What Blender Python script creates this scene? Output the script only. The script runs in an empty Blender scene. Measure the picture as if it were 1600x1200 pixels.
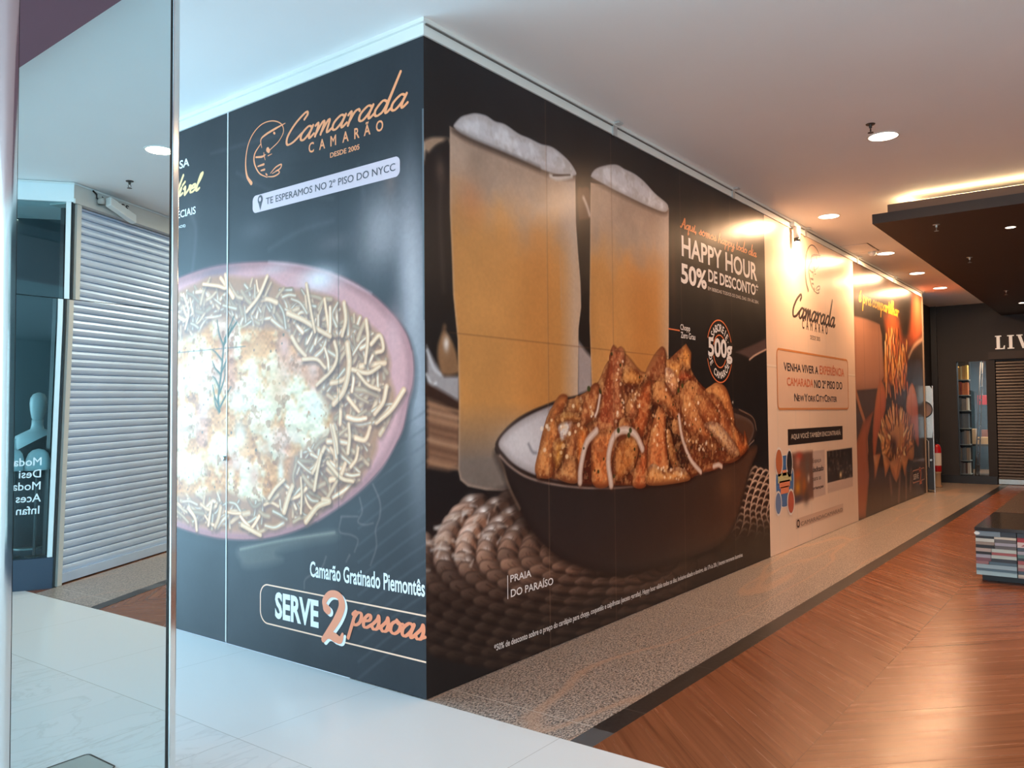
import bpy, bmesh, math, random
import numpy as np
from mathutils import Vector, Matrix

# ------------------------------------------------------------------ camera, world, light, exposure
S = bpy.context.scene
COL = S.collection
F_PX = 1270.0
YAW, PITCH, ROLL = math.radians(37.3), math.radians(2.03), math.radians(0.48)
CAM = np.array([-3.15, -2.98, 1.5])
FWD = np.array([math.cos(YAW)*math.cos(PITCH), math.sin(YAW)*math.cos(PITCH), math.sin(PITCH)])
_r0 = np.array([math.sin(YAW), -math.cos(YAW), 0.0])
_u0 = np.cross(_r0, FWD)
RIGHT = math.cos(ROLL)*_r0 - math.sin(ROLL)*_u0
UP = math.sin(ROLL)*_r0 + math.cos(ROLL)*_u0
cd = bpy.data.cameras.new('camera')
cd.sensor_width = 36.0
cd.lens = F_PX/1600*36
cd.clip_start = 0.05
cam = bpy.data.objects.new('camera', cd)
COL.objects.link(cam)
cam.matrix_world = Matrix(((RIGHT[0], UP[0], -FWD[0], CAM[0]), (RIGHT[1], UP[1], -FWD[1], CAM[1]),
                           (RIGHT[2], UP[2], -FWD[2], CAM[2]), (0, 0, 0, 1)))
S.camera = cam

W = bpy.data.worlds.new('mall_sky')
S.world = W
W.use_nodes = True
W.node_tree.nodes['Background'].inputs[0].default_value = (0.55, 0.78, 1.0, 1)
W.node_tree.nodes['Background'].inputs[1].default_value = 1.0

S.view_settings.view_transform = 'Standard'
S.view_settings.look = 'None'
S.view_settings.gamma = 1.0
S.view_settings.use_curve_mapping = False
S.view_settings.exposure = 0.0

WARM = (1.0, 0.58, 0.31)
COOL = (0.42, 0.76, 1.0)
H = 3.62            # ceiling height
FAR = 15.5          # far shop front
DAYLIGHT = 580
DOWNLIGHT = 62


def lamp(name, kind, loc, power, color, rot=None, size=None, size_y=None, shape=None, spread=None):
    d = bpy.data.lights.new(name, kind)
    d.energy = power
    d.color = color
    if kind == 'AREA':
        d.shape = shape or 'RECTANGLE'
        d.size = size
        if size_y:
            d.size_y = size_y
        if spread:
            d.spread = spread
    o = bpy.data.objects.new(name, d)
    COL.objects.link(o)
    o.location = loc
    if rot is not None:
        o.rotation_euler = rot
    return o


# daylight through the glass end of the cross aisle (left of the frame, beyond the mirrored column)
lamp('daylight', 'AREA', (-2.7, 7.4, 1.75), DAYLIGHT, COOL, rot=(math.radians(-90), 0, 0), size=4.8, size_y=3.3)
lamp('daylight_west_bays', 'AREA', (-7.1, 7.4, 1.75), 150, (0.70, 0.88, 1.0), rot=(math.radians(-90), 0, 0), size=3.8, size_y=3.3)
# glazed ends of the mall behind the photographer; added unseen fill lamps brighten the corridor
lamp('daylight_west', 'AREA', (-12.35, -4.6, 1.75), 520, (0.74, 0.90, 1.0), rot=(0, math.radians(-90), 0), size=3.3, size_y=8.0)
lamp('daylight_south', 'AREA', (-7.6, -12.35, 1.75), 800, (0.66, 0.88, 1.0), rot=(math.radians(90), 0, 0), size=7.0, size_y=3.3)
for x_, y_, p_ in ((3.2, -4.6, 95), (0.9, -7.0, 110), (5.0, -7.5, 70)):
    lamp('added_fill_lamp', 'AREA', (x_, y_, H-.02), p_, (1.0, 0.80, 0.62), size=1.2, size_y=1.2)


# ------------------------------------------------------------------ helpers
def ray(px, py):
    return FWD*F_PX + RIGHT*(px-800) + UP*(600-py)


def at(px, py, axis, val):
    """point where a measured photo pixel meets the plane axis = val"""
    r = ray(px, py)
    return CAM + r*((val-CAM[axis])/r[axis])


def LP(px, py):      # left hoarding face (x = 0): metres (y, z)
    p = at(px, py, 0, 0.0)
    return (p[1], p[2])


def RP(px, py):      # long hoarding face (y = 0): metres (x, z)
    p = at(px, py, 1, 0.0)
    return (p[0], p[2])


def tag(o, label=None, cat=None, group=None, kind=None):
    if label:
        o['label'] = label
    if cat:
        o['category'] = cat
    if group:
        o['group'] = group
    if kind:
        o['kind'] = kind
    return o


def empty(name, loc=(0, 0, 0), rz=0.0):
    o = bpy.data.objects.new(name, None)
    COL.objects.link(o)
    o.location = loc
    o.rotation_euler = (0, 0, rz)
    o.empty_display_size = 0.1
    return o


def thing(name, label, cat, loc=(0, 0, 0), rz=0.0, group=None):
    return tag(empty(name, loc, rz), label, cat, group)


def mesh_obj(name, verts, faces, mat, parent=None, smooth=False, loc=None):
    me = bpy.data.meshes.new(name)
    me.from_pydata([tuple(float(c) for c in v) for v in verts], [], faces)
    me.validate()
    if smooth:
        me.polygons.foreach_set('use_smooth', [True]*len(me.polygons))
    o = bpy.data.objects.new(name, me)
    COL.objects.link(o)
    if mat:
        me.materials.append(mat)
    if parent:
        o.parent = parent
    if loc is not None:
        o.location = loc
    return o


class MB:
    """collects simple solids and links them as one mesh"""
    def __init__(self):
        self.v, self.f = [], []

    def add(self, vs, fs):
        n = len(self.v)
        self.v += [tuple(float(c) for c in v) for v in vs]
        self.f += [tuple(i+n for i in f) for f in fs]
        return self

    def box(self, x0, x1, y0, y1, z0, z1):
        return self.add([(x0, y0, z0), (x1, y0, z0), (x1, y1, z0), (x0, y1, z0), (x0, y0, z1), (x1, y0, z1), (x1, y1, z1), (x0, y1, z1)],
                        [(0, 3, 2, 1), (4, 5, 6, 7), (0, 1, 5, 4), (1, 2, 6, 5), (2, 3, 7, 6), (3, 0, 4, 7)])

    def lathe(self, prof, n=32, c=(0, 0, 0), axis='z', cap=True):
        """prof: list of (radius, height)"""
        vs, fs = [], []
        for r, h in prof:
            for k in range(n):
                a = 2*math.pi*k/n
                p = (r*math.cos(a), r*math.sin(a), h)
                if axis == 'y':
                    p = (p[0], p[2], p[1])
                if axis == 'x':
                    p = (p[2], p[0], p[1])
                vs.append((p[0]+c[0], p[1]+c[1], p[2]+c[2]))
        for i in range(len(prof)-1):
            for k in range(n):
                a, b = i*n+k, i*n+(k+1) % n
                fs.append((a, b, b+n, a+n))
        if cap:
            fs.append(tuple(range(n))[::-1])
            fs.append(tuple((len(prof)-1)*n+k for k in range(n)))
        return self.add(vs, fs)

    def tube(self, pts, r, n=10):
        pts = [Vector(p) for p in pts]
        rs = r if isinstance(r, (list, tuple)) else [r]*len(pts)
        vs, fs = [], []
        for i, p in enumerate(pts):
            d = (pts[min(i+1, len(pts)-1)]-pts[max(i-1, 0)]).normalized()
            ref = Vector((0, 0, 1)) if abs(d.z) < 0.9 else Vector((1, 0, 0))
            a = d.cross(ref).normalized()
            b = d.cross(a)
            for k in range(n):
                t = 2*math.pi*k/n
                vs.append(p+(a*math.cos(t)+b*math.sin(t))*rs[i])
        for i in range(len(pts)-1):
            for k in range(n):
                q, w = i*n+k, i*n+(k+1) % n
                fs.append((q, w, w+n, q+n))
        fs.append(tuple(range(n))[::-1])
        fs.append(tuple((len(pts)-1)*n+k for k in range(n)))
        return self.add(vs, fs)

    def prism(self, poly, p0, ex, ey, ez, depth):
        """poly in 2-D extruded along ez"""
        p0, ex, ey, ez = Vector(p0), Vector(ex), Vector(ey), Vector(ez)
        n = len(poly)
        vs = [p0+ex*a+ey*b for a, b in poly]+[p0+ex*a+ey*b+ez*depth for a, b in poly]
        fs = [tuple(range(n))[::-1], tuple(range(n, 2*n))]
        for k in range(n):
            j = (k+1) % n
            fs.append((k, j, j+n, k+n))
        return self.add(vs, fs)

    def build(self, name, mat, parent=None, smooth=False, bevel=0.0, loc=None):
        o = mesh_obj(name, self.v, self.f, mat, parent, smooth, loc)
        if bevel:
            m = o.modifiers.new('bevel', 'BEVEL')
            m.width = bevel
            m.segments = 2
            m.limit_method = 'ANGLE'
        if smooth == 'auto':
            pass
        return o


def copy_tree(o, parent=None):
    c = o.copy()
    COL.objects.link(c)
    if parent:
        c.parent = parent
    for ch in [x for x in bpy.data.objects if x.parent == o]:
        copy_tree(ch, c)
    return c


# ------------------------------------------------------------------ materials
def nodes_mat(name):
    m = bpy.data.materials.new(name)
    m.use_nodes = True
    return m, m.node_tree, m.node_tree.nodes['Principled BSDF']


def lin(c):
    return tuple((x/12.92 if x <= 0.04045 else ((x+0.055)/1.055)**2.4) for x in c)


def rgb(r, g, b):
    return lin((r/255, g/255, b/255))


def pmat(name, color, rough=0.5, metal=0.0, spec=0.5, var=0.0, vscale=6.0, bump=0.0, bscale=60.0, coat=0.0):
    m, nt, p = nodes_mat(name)
    p.inputs['Roughness'].default_value = rough
    p.inputs['Metallic'].default_value = metal
    p.inputs['Specular IOR Level'].default_value = spec
    p.inputs['Coat Weight'].default_value = coat
    tc = nt.nodes.new('ShaderNodeTexCoord')
    if var:
        nz = nt.nodes.new('ShaderNodeTexNoise')
        nz.inputs['Scale'].default_value = vscale
        nz.inputs['Detail'].default_value = 4
        nt.links.new(tc.outputs['Object'], nz.inputs['Vector'])
        rp = nt.nodes.new('ShaderNodeValToRGB')
        rp.color_ramp.elements[0].position = 0.3
        rp.color_ramp.elements[1].position = 0.7
        rp.color_ramp.elements[0].color = (*[c*(1-var) for c in color], 1)
        rp.color_ramp.elements[1].color = (*[min(1, c*(1+var)) for c in color], 1)
        nt.links.new(nz.outputs['Fac'], rp.inputs['Fac'])
        nt.links.new(rp.outputs['Color'], p.inputs['Base Color'])
    else:
        p.inputs['Base Color'].default_value = (*color, 1)
    if bump:
        nb = nt.nodes.new('ShaderNodeTexNoise')
        nb.inputs['Scale'].default_value = bscale
        nt.links.new(tc.outputs['Object'], nb.inputs['Vector'])
        bp = nt.nodes.new('ShaderNodeBump')
        bp.inputs['Strength'].default_value = bump
        bp.inputs['Distance'].default_value = 0.01
        nt.links.new(nb.outputs['Fac'], bp.inputs['Height'])
        nt.links.new(bp.outputs['Normal'], p.inputs['Normal'])
    return m


def emat(name, color, strength):
    m, nt, p = nodes_mat(name)
    p.inputs['Base Color'].default_value = (*color, 1)
    p.inputs['Emission Color'].default_value = (*color, 1)
    p.inputs['Emission Strength'].default_value = strength
    return m


M = {}
M['ceiling'] = pmat('ceiling_paint', rgb(240, 240, 239), 0.7, var=0.015, vscale=1.2)
M['trim'] = pmat('trim_paint', rgb(222, 226, 222), 0.55)
M['wall'] = pmat('wall_paint', rgb(205, 205, 202), 0.7)
M['alu'] = pmat('aluminium', rgb(200, 205, 205), 0.35, metal=0.6)
M['white_plastic'] = pmat('white_plastic', rgb(232, 232, 226), 0.4)
M['black_plastic'] = pmat('black_plastic', rgb(25, 24, 24), 0.4)
M['dark_metal'] = pmat('dark_metal', rgb(70, 66, 62), 0.35, metal=0.7)
M['chrome'] = pmat('chrome', rgb(226, 236, 238), 0.09, metal=1.0, bump=0.02, bscale=5)
M['mirror'] = pmat('mirror_glass', (0.71, 0.92, 0.98), 0.0, metal=1.0)
M['purple'] = pmat('purple_paint', rgb(128, 84, 96), 0.6)
M['purple_lit'] = pmat('purple_lit_paint', rgb(196, 158, 158), 0.6)  # purple made paler: light on the underside is in the colour
M['dark_wall'] = pmat('dark_wall_paint', rgb(38, 34, 33), 0.6, var=0.08, vscale=2)
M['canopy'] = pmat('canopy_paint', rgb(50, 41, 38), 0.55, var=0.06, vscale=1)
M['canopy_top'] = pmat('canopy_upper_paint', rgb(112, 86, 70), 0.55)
M['downlight'] = emat('lamp_diffuser', (1.0, 0.86, 0.68), 9.0)
M['led'] = emat('led_strip', (1.0, 0.72, 0.38), 17.0)
M['beige_frame'] = pmat('beige_frame_paint', rgb(205, 203, 196), 0.5)
M['frame_white'] = pmat('white_frame_paint', rgb(225, 235, 235), 0.4)
M['navy'] = pmat('navy_board', rgb(50, 66, 84), 0.5)
M['mannequin'] = pmat('mannequin_gloss', rgb(232, 236, 236), 0.3)
M['black_cloth'] = pmat('black_cloth', rgb(22, 26, 34), 0.85, bump=0.3, bscale=90)
M['red'] = pmat('red_paint', rgb(185, 28, 34), 0.35)
M['paper'] = pmat('paper', rgb(225, 220, 210), 0.8)
M['shutter'] = pmat('galvanised_slats', rgb(196, 212, 232), 0.38, metal=0.15, var=0.05, vscale=3)
M['brown_shutter'] = pmat('brown_slats', rgb(78, 74, 74), 0.35, metal=0.3, var=0.08, vscale=3)
M['letter_glow'] = emat('cream_glow_letters', rgb(245, 232, 214), 0.35)  # small glow added so the cream letters look lit
M['steel'] = pmat('brushed_steel', rgb(176, 184, 182), 0.32, metal=0.75, var=0.05, vscale=30)
M['table_top'] = pmat('black_glass_top', rgb(40, 36, 34), 0.12)


def glass_mat(name, tint, rough=0.0):
    m, nt, p = nodes_mat(name)
    nt.nodes.remove(p)
    out = nt.nodes['Material Output']
    tr = nt.nodes.new('ShaderNodeBsdfTransparent')
    tr.inputs[0].default_value = (*tint, 1)
    gl = nt.nodes.new('ShaderNodeBsdfGlossy')
    gl.inputs['Roughness'].default_value = rough
    fr = nt.nodes.new('ShaderNodeFresnel')
    fr.inputs['IOR'].default_value = 1.5
    mx = nt.nodes.new('ShaderNodeMixShader')
    nt.links.new(fr.outputs[0], mx.inputs[0])
    nt.links.new(tr.outputs[0], mx.inputs[1])
    nt.links.new(gl.outputs[0], mx.inputs[2])
    nt.links.new(mx.outputs[0], out.inputs['Surface'])
    return m


M['glass'] = glass_mat('shop_glass', (0.80, 0.92, 0.93))
M['clear'] = glass_mat('clear_glass', (0.93, 0.95, 0.95))


def math_node(nt, op, a, b=None, c=None):
    n = nt.nodes.new('ShaderNodeMath')
    n.operation = op
    for i, v in enumerate((a, b, c)):
        if v is None:
            continue
        if isinstance(v, (int, float)):
            n.inputs[i].default_value = v
        else:
            nt.links.new(v, n.inputs[i])
    return n.outputs[0]


def ramp(nt, fac, stops, interp='LINEAR'):
    n = nt.nodes.new('ShaderNodeValToRGB')
    cr = n.color_ramp
    cr.interpolation = interp
    while len(cr.elements) < len(stops):
        cr.elements.new(0.5)
    for e, (p, c) in zip(cr.elements, stops):
        e.position = p
        e.color = (*c, 1) if len(c) == 3 else c
    nt.links.new(fac, n.inputs['Fac'])
    return n.outputs['Color']


def mix(nt, fac, a, b, mode='MIX'):
    n = nt.nodes.new('ShaderNodeMix')
    n.data_type = 'RGBA'
    n.blend_type = mode
    for sock, v in ((n.inputs['Factor'], fac), (n.inputs['A'], a), (n.inputs['B'], b)):
        if isinstance(v, (int, float)):
            sock.default_value = v
        elif isinstance(v, tuple):
            sock.default_value = (*v, 1)
        else:
            nt.links.new(v, sock)
    return n.outputs['Result']


def tile_mat():
    m, nt, p = nodes_mat('white_porcelain_tile')
    g = nt.nodes.new('ShaderNodeNewGeometry')
    sp = nt.nodes.new('ShaderNodeSeparateXYZ')
    nt.links.new(g.outputs['Position'], sp.inputs[0])
    X, Y = sp.outputs[0], sp.outputs[1]
    # joints every 0.885 m along x (x = 0, -0.885 ...) and y
    fx = math_node(nt, 'ABSOLUTE', math_node(nt, 'SUBTRACT', math_node(nt, 'FRACT', math_node(nt, 'ADD', math_node(nt, 'DIVIDE', X, 0.885), 0.5)), 0.5))
    fy = math_node(nt, 'ABSOLUTE', math_node(nt, 'SUBTRACT', math_node(nt, 'FRACT', math_node(nt, 'ADD', math_node(nt, 'DIVIDE', math_node(nt, 'ADD', Y, -0.36), 1.2), 0.5)), 0.5))
    jx = math_node(nt, 'LESS_THAN', fx, 0.0022)
    jy = math_node(nt, 'LESS_THAN', fy, 0.0012)
    j = math_node(nt, 'MAXIMUM', jx, jy)
    nz = nt.nodes.new('ShaderNodeTexNoise')
    nz.inputs['Scale'].default_value = 1.6
    nz.inputs['Detail'].default_value = 7
    nz.inputs['Distortion'].default_value = 1.6
    mp = nt.nodes.new('ShaderNodeMapping')
    mp.inputs['Scale'].default_value = (1, 2.6, 1)
    mp.inputs['Rotation'].default_value = (0, 0, 0.6)
    nt.links.new(g.outputs['Position'], mp.inputs[0])
    nt.links.new(mp.outputs[0], nz.inputs['Vector'])
    vein = ramp(nt, nz.outputs['Fac'], [(0.0, rgb(226, 228, 228)), (0.47, rgb(226, 228, 228)), (0.5, rgb(218, 219, 219)), (0.53, rgb(228, 229, 229)), (1.0, rgb(232, 232, 232))])
    # the row before the first joint is a veined tile, the rest nearly plain
    sel = math_node(nt, 'LESS_THAN', X, -0.885)
    base = mix(nt, sel, rgb(229, 231, 231), vein)
    c = mix(nt, j, base, rgb(188, 188, 184))
    nt.links.new(c, p.inputs['Base Color'])
    p.inputs['Roughness'].default_value = 0.22
    p.inputs['Specular IOR Level'].default_value = 0.35
    return m


def granite_mat():
    m, nt, p = nodes_mat('speckled_granite')
    g = nt.nodes.new('ShaderNodeNewGeometry')
    mp = nt.nodes.new('ShaderNodeMapping')
    mp.inputs['Rotation'].default_value = (0, 0, 0.35)
    mp.inputs['Scale'].default_value = (1, 2.1, 1)
    nt.links.new(g.outputs['Position'], mp.inputs[0])
    n1 = nt.nodes.new('ShaderNodeTexNoise')
    n1.inputs['Scale'].default_value = 64
    n1.inputs['Detail'].default_value = 3
    n1.inputs['Distortion'].default_value = 0.8
    nt.links.new(mp.outputs[0], n1.inputs['Vector'])
    n2 = nt.nodes.new('ShaderNodeTexNoise')
    n2.inputs['Scale'].default_value = 3
    nt.links.new(g.outputs['Position'], n2.inputs['Vector'])
    c = ramp(nt, n1.outputs['Fac'], [(0.38, rgb(60, 62, 66)), (0.46, rgb(124, 118, 114)), (0.52, rgb(178, 163, 152)), (0.64, rgb(206, 190, 178))])
    # pale mineral veins
    n3 = nt.nodes.new('ShaderNodeTexNoise')
    n3.inputs['Scale'].default_value = 1.0
    n3.inputs['Distortion'].default_value = 0.15
    m3 = nt.nodes.new('ShaderNodeMapping')
    m3.inputs['Rotation'].default_value = (0, 0, -0.55)
    m3.inputs['Scale'].default_value = (0.22, 1.5, 1)
    nt.links.new(g.outputs['Position'], m3.inputs[0])
    nt.links.new(m3.outputs[0], n3.inputs['Vector'])
    v = ramp(nt, n3.outputs['Fac'], [(0.485, (0, 0, 0)), (0.497, (1, 1, 1)), (0.503, (1, 1, 1)), (0.515, (0, 0, 0))])
    c = mix(nt, math_node(nt, 'MULTIPLY', v, 0.5), c, rgb(204, 164, 136))
    c = mix(nt, math_node(nt, 'MULTIPLY', n2.outputs['Fac'], 0.25), c, rgb(140, 120, 100))
    sp = nt.nodes.new('ShaderNodeSeparateXYZ')
    nt.links.new(g.outputs['Position'], sp.inputs[0])
    jt = math_node(nt, 'LESS_THAN', math_node(nt, 'ABSOLUTE', math_node(nt, 'SUBTRACT', math_node(nt, 'FRACT', math_node(nt, 'MULTIPLY', math_node(nt, 'SUBTRACT', sp.outputs[0], 0.2), 0.4)), 0.0015)), 0.0015)
    c = mix(nt, jt, c, rgb(196, 188, 178))
    nt.links.new(c, p.inputs['Base Color'])
    p.inputs['Roughness'].default_value = 0.28
    return m


def wood_mat(rot=0.0, origin=(0, 0)):
    """boards laid in a chevron: rows 0.8 m deep, boards at 47 degrees"""
    m, nt, p = nodes_mat('chevron_wood_boards')
    g = nt.nodes.new('ShaderNodeNewGeometry')
    mp = nt.nodes.new('ShaderNodeMapping')
    mp.vector_type = 'TEXTURE'
    mp.inputs['Location'].default_value = (origin[0], origin[1], 0)
    mp.inputs['Rotation'].default_value = (0, 0, rot)
    nt.links.new(g.outputs['Position'], mp.inputs[0])
    sp = nt.nodes.new('ShaderNodeSeparateXYZ')
    nt.links.new(mp.outputs[0], sp.inputs[0])
    X, Y = sp.outputs[0], sp.outputs[1]
    row = math_node(nt, 'DIVIDE', math_node(nt, 'ADD', Y, 1.0), 0.8)
    ri = math_node(nt, 'FLOOR', row)
    tri = math_node(nt, 'MULTIPLY', math_node(nt, 'PINGPONG', row, 1.0), 0.8)   # zig-zag across rows
    s = math_node(nt, 'ADD', X, tri)          # board coordinate across
    w = 0.098
    bi = math_node(nt, 'FLOOR', math_node(nt, 'DIVIDE', s, w))
    bf = math_node(nt, 'FRACT', math_node(nt, 'DIVIDE', s, w))
    cb = nt.nodes.new('ShaderNodeCombineXYZ')
    nt.links.new(bi, cb.inputs[0])
    nt.links.new(ri, cb.inputs[1])
    wn = nt.nodes.new('ShaderNodeTexWhiteNoise')
    nt.links.new(cb.outputs[0], wn.inputs['Vector'])
    # grain runs along the board
    cg = nt.nodes.new('ShaderNodeCombineXYZ')
    nt.links.new(math_node(nt, 'MULTIPLY', s, 20.0), cg.inputs[0])
    nt.links.new(math_node(nt, 'MULTIPLY', math_node(nt, 'ADD', tri, math_node(nt, 'MULTIPLY', bi, 3.7)), 1.3), cg.inputs[1])
    nt.links.new(ri, cg.inputs[2])
    gn = nt.nodes.new('ShaderNodeTexNoise')
    gn.inputs['Scale'].default_value = 1.0
    gn.inputs['Detail'].default_value = 5
    gn.inputs['Distortion'].default_value = 0.5
    nt.links.new(cg.outputs[0], gn.inputs['Vector'])
    grain = ramp(nt, gn.outputs['Fac'], [(0.22, rgb(92, 52, 33)), (0.40, rgb(128, 77, 50)), (0.58, rgb(138, 84, 56)), (0.8, rgb(144, 90, 60))])
    tone = ramp(nt, wn.outputs['Value'], [(0.0, (0.88, 0.87, 0.86)), (1.0, (1.05, 1.05, 1.05))])
    c = mix(nt, 1.0, grain, tone, 'MULTIPLY')
    ln = math_node(nt, 'LESS_THAN', bf, 0.05)
    # joints are crisp only on some boards
    vis = math_node(nt, 'MULTIPLY', ln, math_node(nt, 'ADD', -0.1, math_node(nt, 'MULTIPLY', wn.outputs['Value'], 0.9)))
    rf = math_node(nt, 'FRACT', row)
    rl = math_node(nt, 'MULTIPLY', math_node(nt, 'LESS_THAN', rf, 0.006), 0.5)
    c = mix(nt, math_node(nt, 'MAXIMUM', vis, rl), c, rgb(70, 44, 30))
    nt.links.new(c, p.inputs['Base Color'])
    rr = ramp(nt, gn.outputs['Fac'], [(0.2, (0.19, 0.19, 0.19)), (0.8, (0.31, 0.31, 0.31))])
    nt.links.new(rr, p.inputs['Roughness'])
    p.inputs['Specular IOR Level'].default_value = 0.22
    bp = nt.nodes.new('ShaderNodeBump')
    bp.inputs['Strength'].default_value = 0.03
    bp.inputs['Distance'].default_value = 0.004
    nt.links.new(math_node(nt, 'SUBTRACT', gn.outputs['Fac'], math_node(nt, 'MULTIPLY', ln, 0.6)), bp.inputs['Height'])
    nt.links.new(bp.outputs['Normal'], p.inputs['Normal'])
    return m


def black_strip_mat(rot, origin):
    m, nt, p = nodes_mat('black_granite_strip')
    g = nt.nodes.new('ShaderNodeNewGeometry')
    mp = nt.nodes.new('ShaderNodeMapping')
    mp.vector_type = 'TEXTURE'
    mp.inputs['Location'].default_value = (*origin, 0)
    mp.inputs['Rotation'].default_value = (0, 0, rot)
    nt.links.new(g.outputs['Position'], mp.inputs[0])
    sp = nt.nodes.new('ShaderNodeSeparateXYZ')
    nt.links.new(mp.outputs[0], sp.inputs[0])
    f = math_node(nt, 'FRACT', math_node(nt, 'DIVIDE', math_node(nt, 'ADD', sp.outputs[0], 0.35), 0.85))
    j = math_node(nt, 'LESS_THAN', f, 0.006)
    wn = nt.nodes.new('ShaderNodeTexNoise')
    wn.inputs['Scale'].default_value = 40
    nt.links.new(g.outputs['Position'], wn.inputs['Vector'])
    c = ramp(nt, wn.outputs['Fac'], [(0.3, rgb(28, 27, 27)), (0.7, rgb(48, 46, 45))])
    c = mix(nt, j, c, rgb(104, 98, 92))
    c = mix(nt, math_node(nt, 'LESS_THAN', math_node(nt, 'ABSOLUTE', math_node(nt, 'SUBTRACT', sp.outputs[0], 0.09)), 0.105), c, rgb(84, 86, 88))
    nt.links.new(c, p.inputs['Base Color'])
    p.inputs['Roughness'].default_value = 0.3
    return m


M['tile'] = tile_mat()
M['granite'] = granite_mat()
M['wood'] = wood_mat()
M['black_strip'] = black_strip_mat(0.0, (0, 0))


def print_mat():
    """printed vinyl: the ink is stored per point, slightly wavy satin film"""
    m, nt, p = nodes_mat('printed_vinyl')
    a = nt.nodes.new('ShaderNodeVertexColor')
    a.layer_name = 'ink'
    nt.links.new(a.outputs['Color'], p.inputs['Base Color'])
    p.inputs['Roughness'].default_value = 0.30
    p.inputs['Specular IOR Level'].default_value = 0.25
    g = nt.nodes.new('ShaderNodeNewGeometry')
    nz = nt.nodes.new('ShaderNodeTexNoise')
    nz.inputs['Scale'].default_value = 2.2
    nz.inputs['Detail'].default_value = 1
    nt.links.new(g.outputs['Position'], nz.inputs['Vector'])
    bp = nt.nodes.new('ShaderNodeBump')
    bp.inputs['Strength'].default_value = 0.35
    bp.inputs['Distance'].default_value = 0.012
    nt.links.new(nz.outputs['Fac'], bp.inputs['Height'])
    nt.links.new(bp.outputs['Normal'], p.inputs['Normal'])
    return m


M['print'] = print_mat()
INK = {}


def ink(r, g, b):
    k = (r, g, b)
    if k not in INK:
        INK[k] = pmat('ink_%d_%d_%d' % k, rgb(r, g, b), 0.32)
    return INK[k]


# ------------------------------------------------------------------ room shell
def structure(o):
    o['kind'] = 'structure'
    return o


# opposite shop front: corner point, shutter direction and window direction
OC = Vector((0.18, -4.60, 0))
SA = math.radians(-26)
SD = Vector((math.cos(SA), math.sin(SA), 0))         # along the shutter, away from the aisle
SN = Vector((-math.sin(SA), math.cos(SA), 0))        # towards the corridor
WA = math.radians(215)
WD = Vector((math.cos(WA), math.sin(WA), 0))         # along the shop window, away from the corner
WN = Vector((math.sin(WA), -math.cos(WA), 0))        # towards the aisle

structure(MB().box(-12.5, 0, -12.5, 7.6, -0.12, 0).build('floor_tiles', M['tile']))
structure(MB().box(0, FAR+0.5, -0.895, 0.6, -0.12, 0).build('floor_granite', M['granite']))
structure(MB().box(0, FAR+0.5, -1.015, -0.895, -0.12, 0).build('floor_border', M['black_strip']))
structure(MB().box(0, 22.5, -12.5, -1.015, -0.12, 0).build('floor_wood', M['wood']))
# granite apron and black border in front of the opposite shutter (laid 2 mm proud of the boards)
g0 = OC - SD*0.55
m_ = MB()
m_.add([(0.0, OC.y + (0-OC.x)*SD.y/SD.x, 0.002), OC + SD*9 + Vector((0, 0, .002)), OC + SD*9 + SN*0.86 + Vector((0, 0, .002)),
        (0.0, (OC+SN*0.86).y + (0-(OC+SN*0.86).x)*SD.y/SD.x, 0.002)], [(0, 1, 2, 3)])
structure(m_.build('floor_granite_opposite', M['granite']))
b0 = OC + SN*0.86
b1 = OC + SN*0.98
m_ = MB()
m_.add([(0.0, b0.y + (0-b0.x)*SD.y/SD.x, 0.002), b0 + SD*9 + Vector((0, 0, .002)), b1 + SD*9 + Vector((0, 0, .002)),
        (0.0, b1.y + (0-b1.x)*SD.y/SD.x, 0.002)], [(0, 1, 2, 3)])
structure(m_.build('floor_border_opposite', black_strip_mat(SA, (OC.x, OC.y))))

structure(MB().box(-12.5, 22.5, -12.5, 7.6, H, H+0.15).build('ceiling', M['ceiling']))
structure(MB().box(-12.7, -12.5, -12.5, -8.7, 0, H).box(-12.7, -12.5, -0.5, 7.6, 0, H).build('wall_west', M['wall']))
structure(MB().box(-4.0, 22.5, -12.7, -12.5, 0, H).box(-12.5, -11.2, -12.7, -12.5, 0, H).build('wall_south', M['wall']))
m_ = MB()
for k in range(6):
    y = -8.7+k*1.64
    m_.box(-12.33, -12.27, y-.03, y+.03, 0, H)
    x = -11.2+k*1.44
    m_.box(x-.03, x+.03, -12.33, -12.27, 0, H)
structure(m_.build('window_2', M['alu']))
structure(MB().box(22.5, 22.7, -12.5, 7.6, 0, H).build('wall_east', M['wall']))
structure(MB().box(-12.5, -9.0, 7.3, 7.5, 0, H).build('wall_north', M['wall']))
structure(MB().box(0.02, FAR+0.5, 5.5, 5.7, 0, H).build('wall_behind', M['wall']))
# glazed end of the cross aisle
m_ = MB()
for k in range(7):
    x = -9.0+k*1.5
    m_.box(x-0.03, x+0.03, 7.28, 7.36, 0, H)
m_.box(-9, 0, 7.28, 7.36, 2.6, 2.66).box(-9, 0, 7.28, 7.36, 0, 0.06)
structure(m_.build('window_1', M['alu']))

# bulkhead trim that runs round the top of the hoarding under the ceiling
ZT = 3.535
m_ = MB()
m_.box(-0.012, 13.08, -0.012, 0.15, ZT, H-0.022).box(-0.03, 13.08, -0.03, 0.15, H-0.022, H)
m_.box(-0.012, 0.15, 0.15, 4.6, ZT, H-0.022).box(-0.03, 0.15, 0.15, 4.6, H-0.022, H)
structure(m_.build('trim_1', M['trim']))
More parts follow.
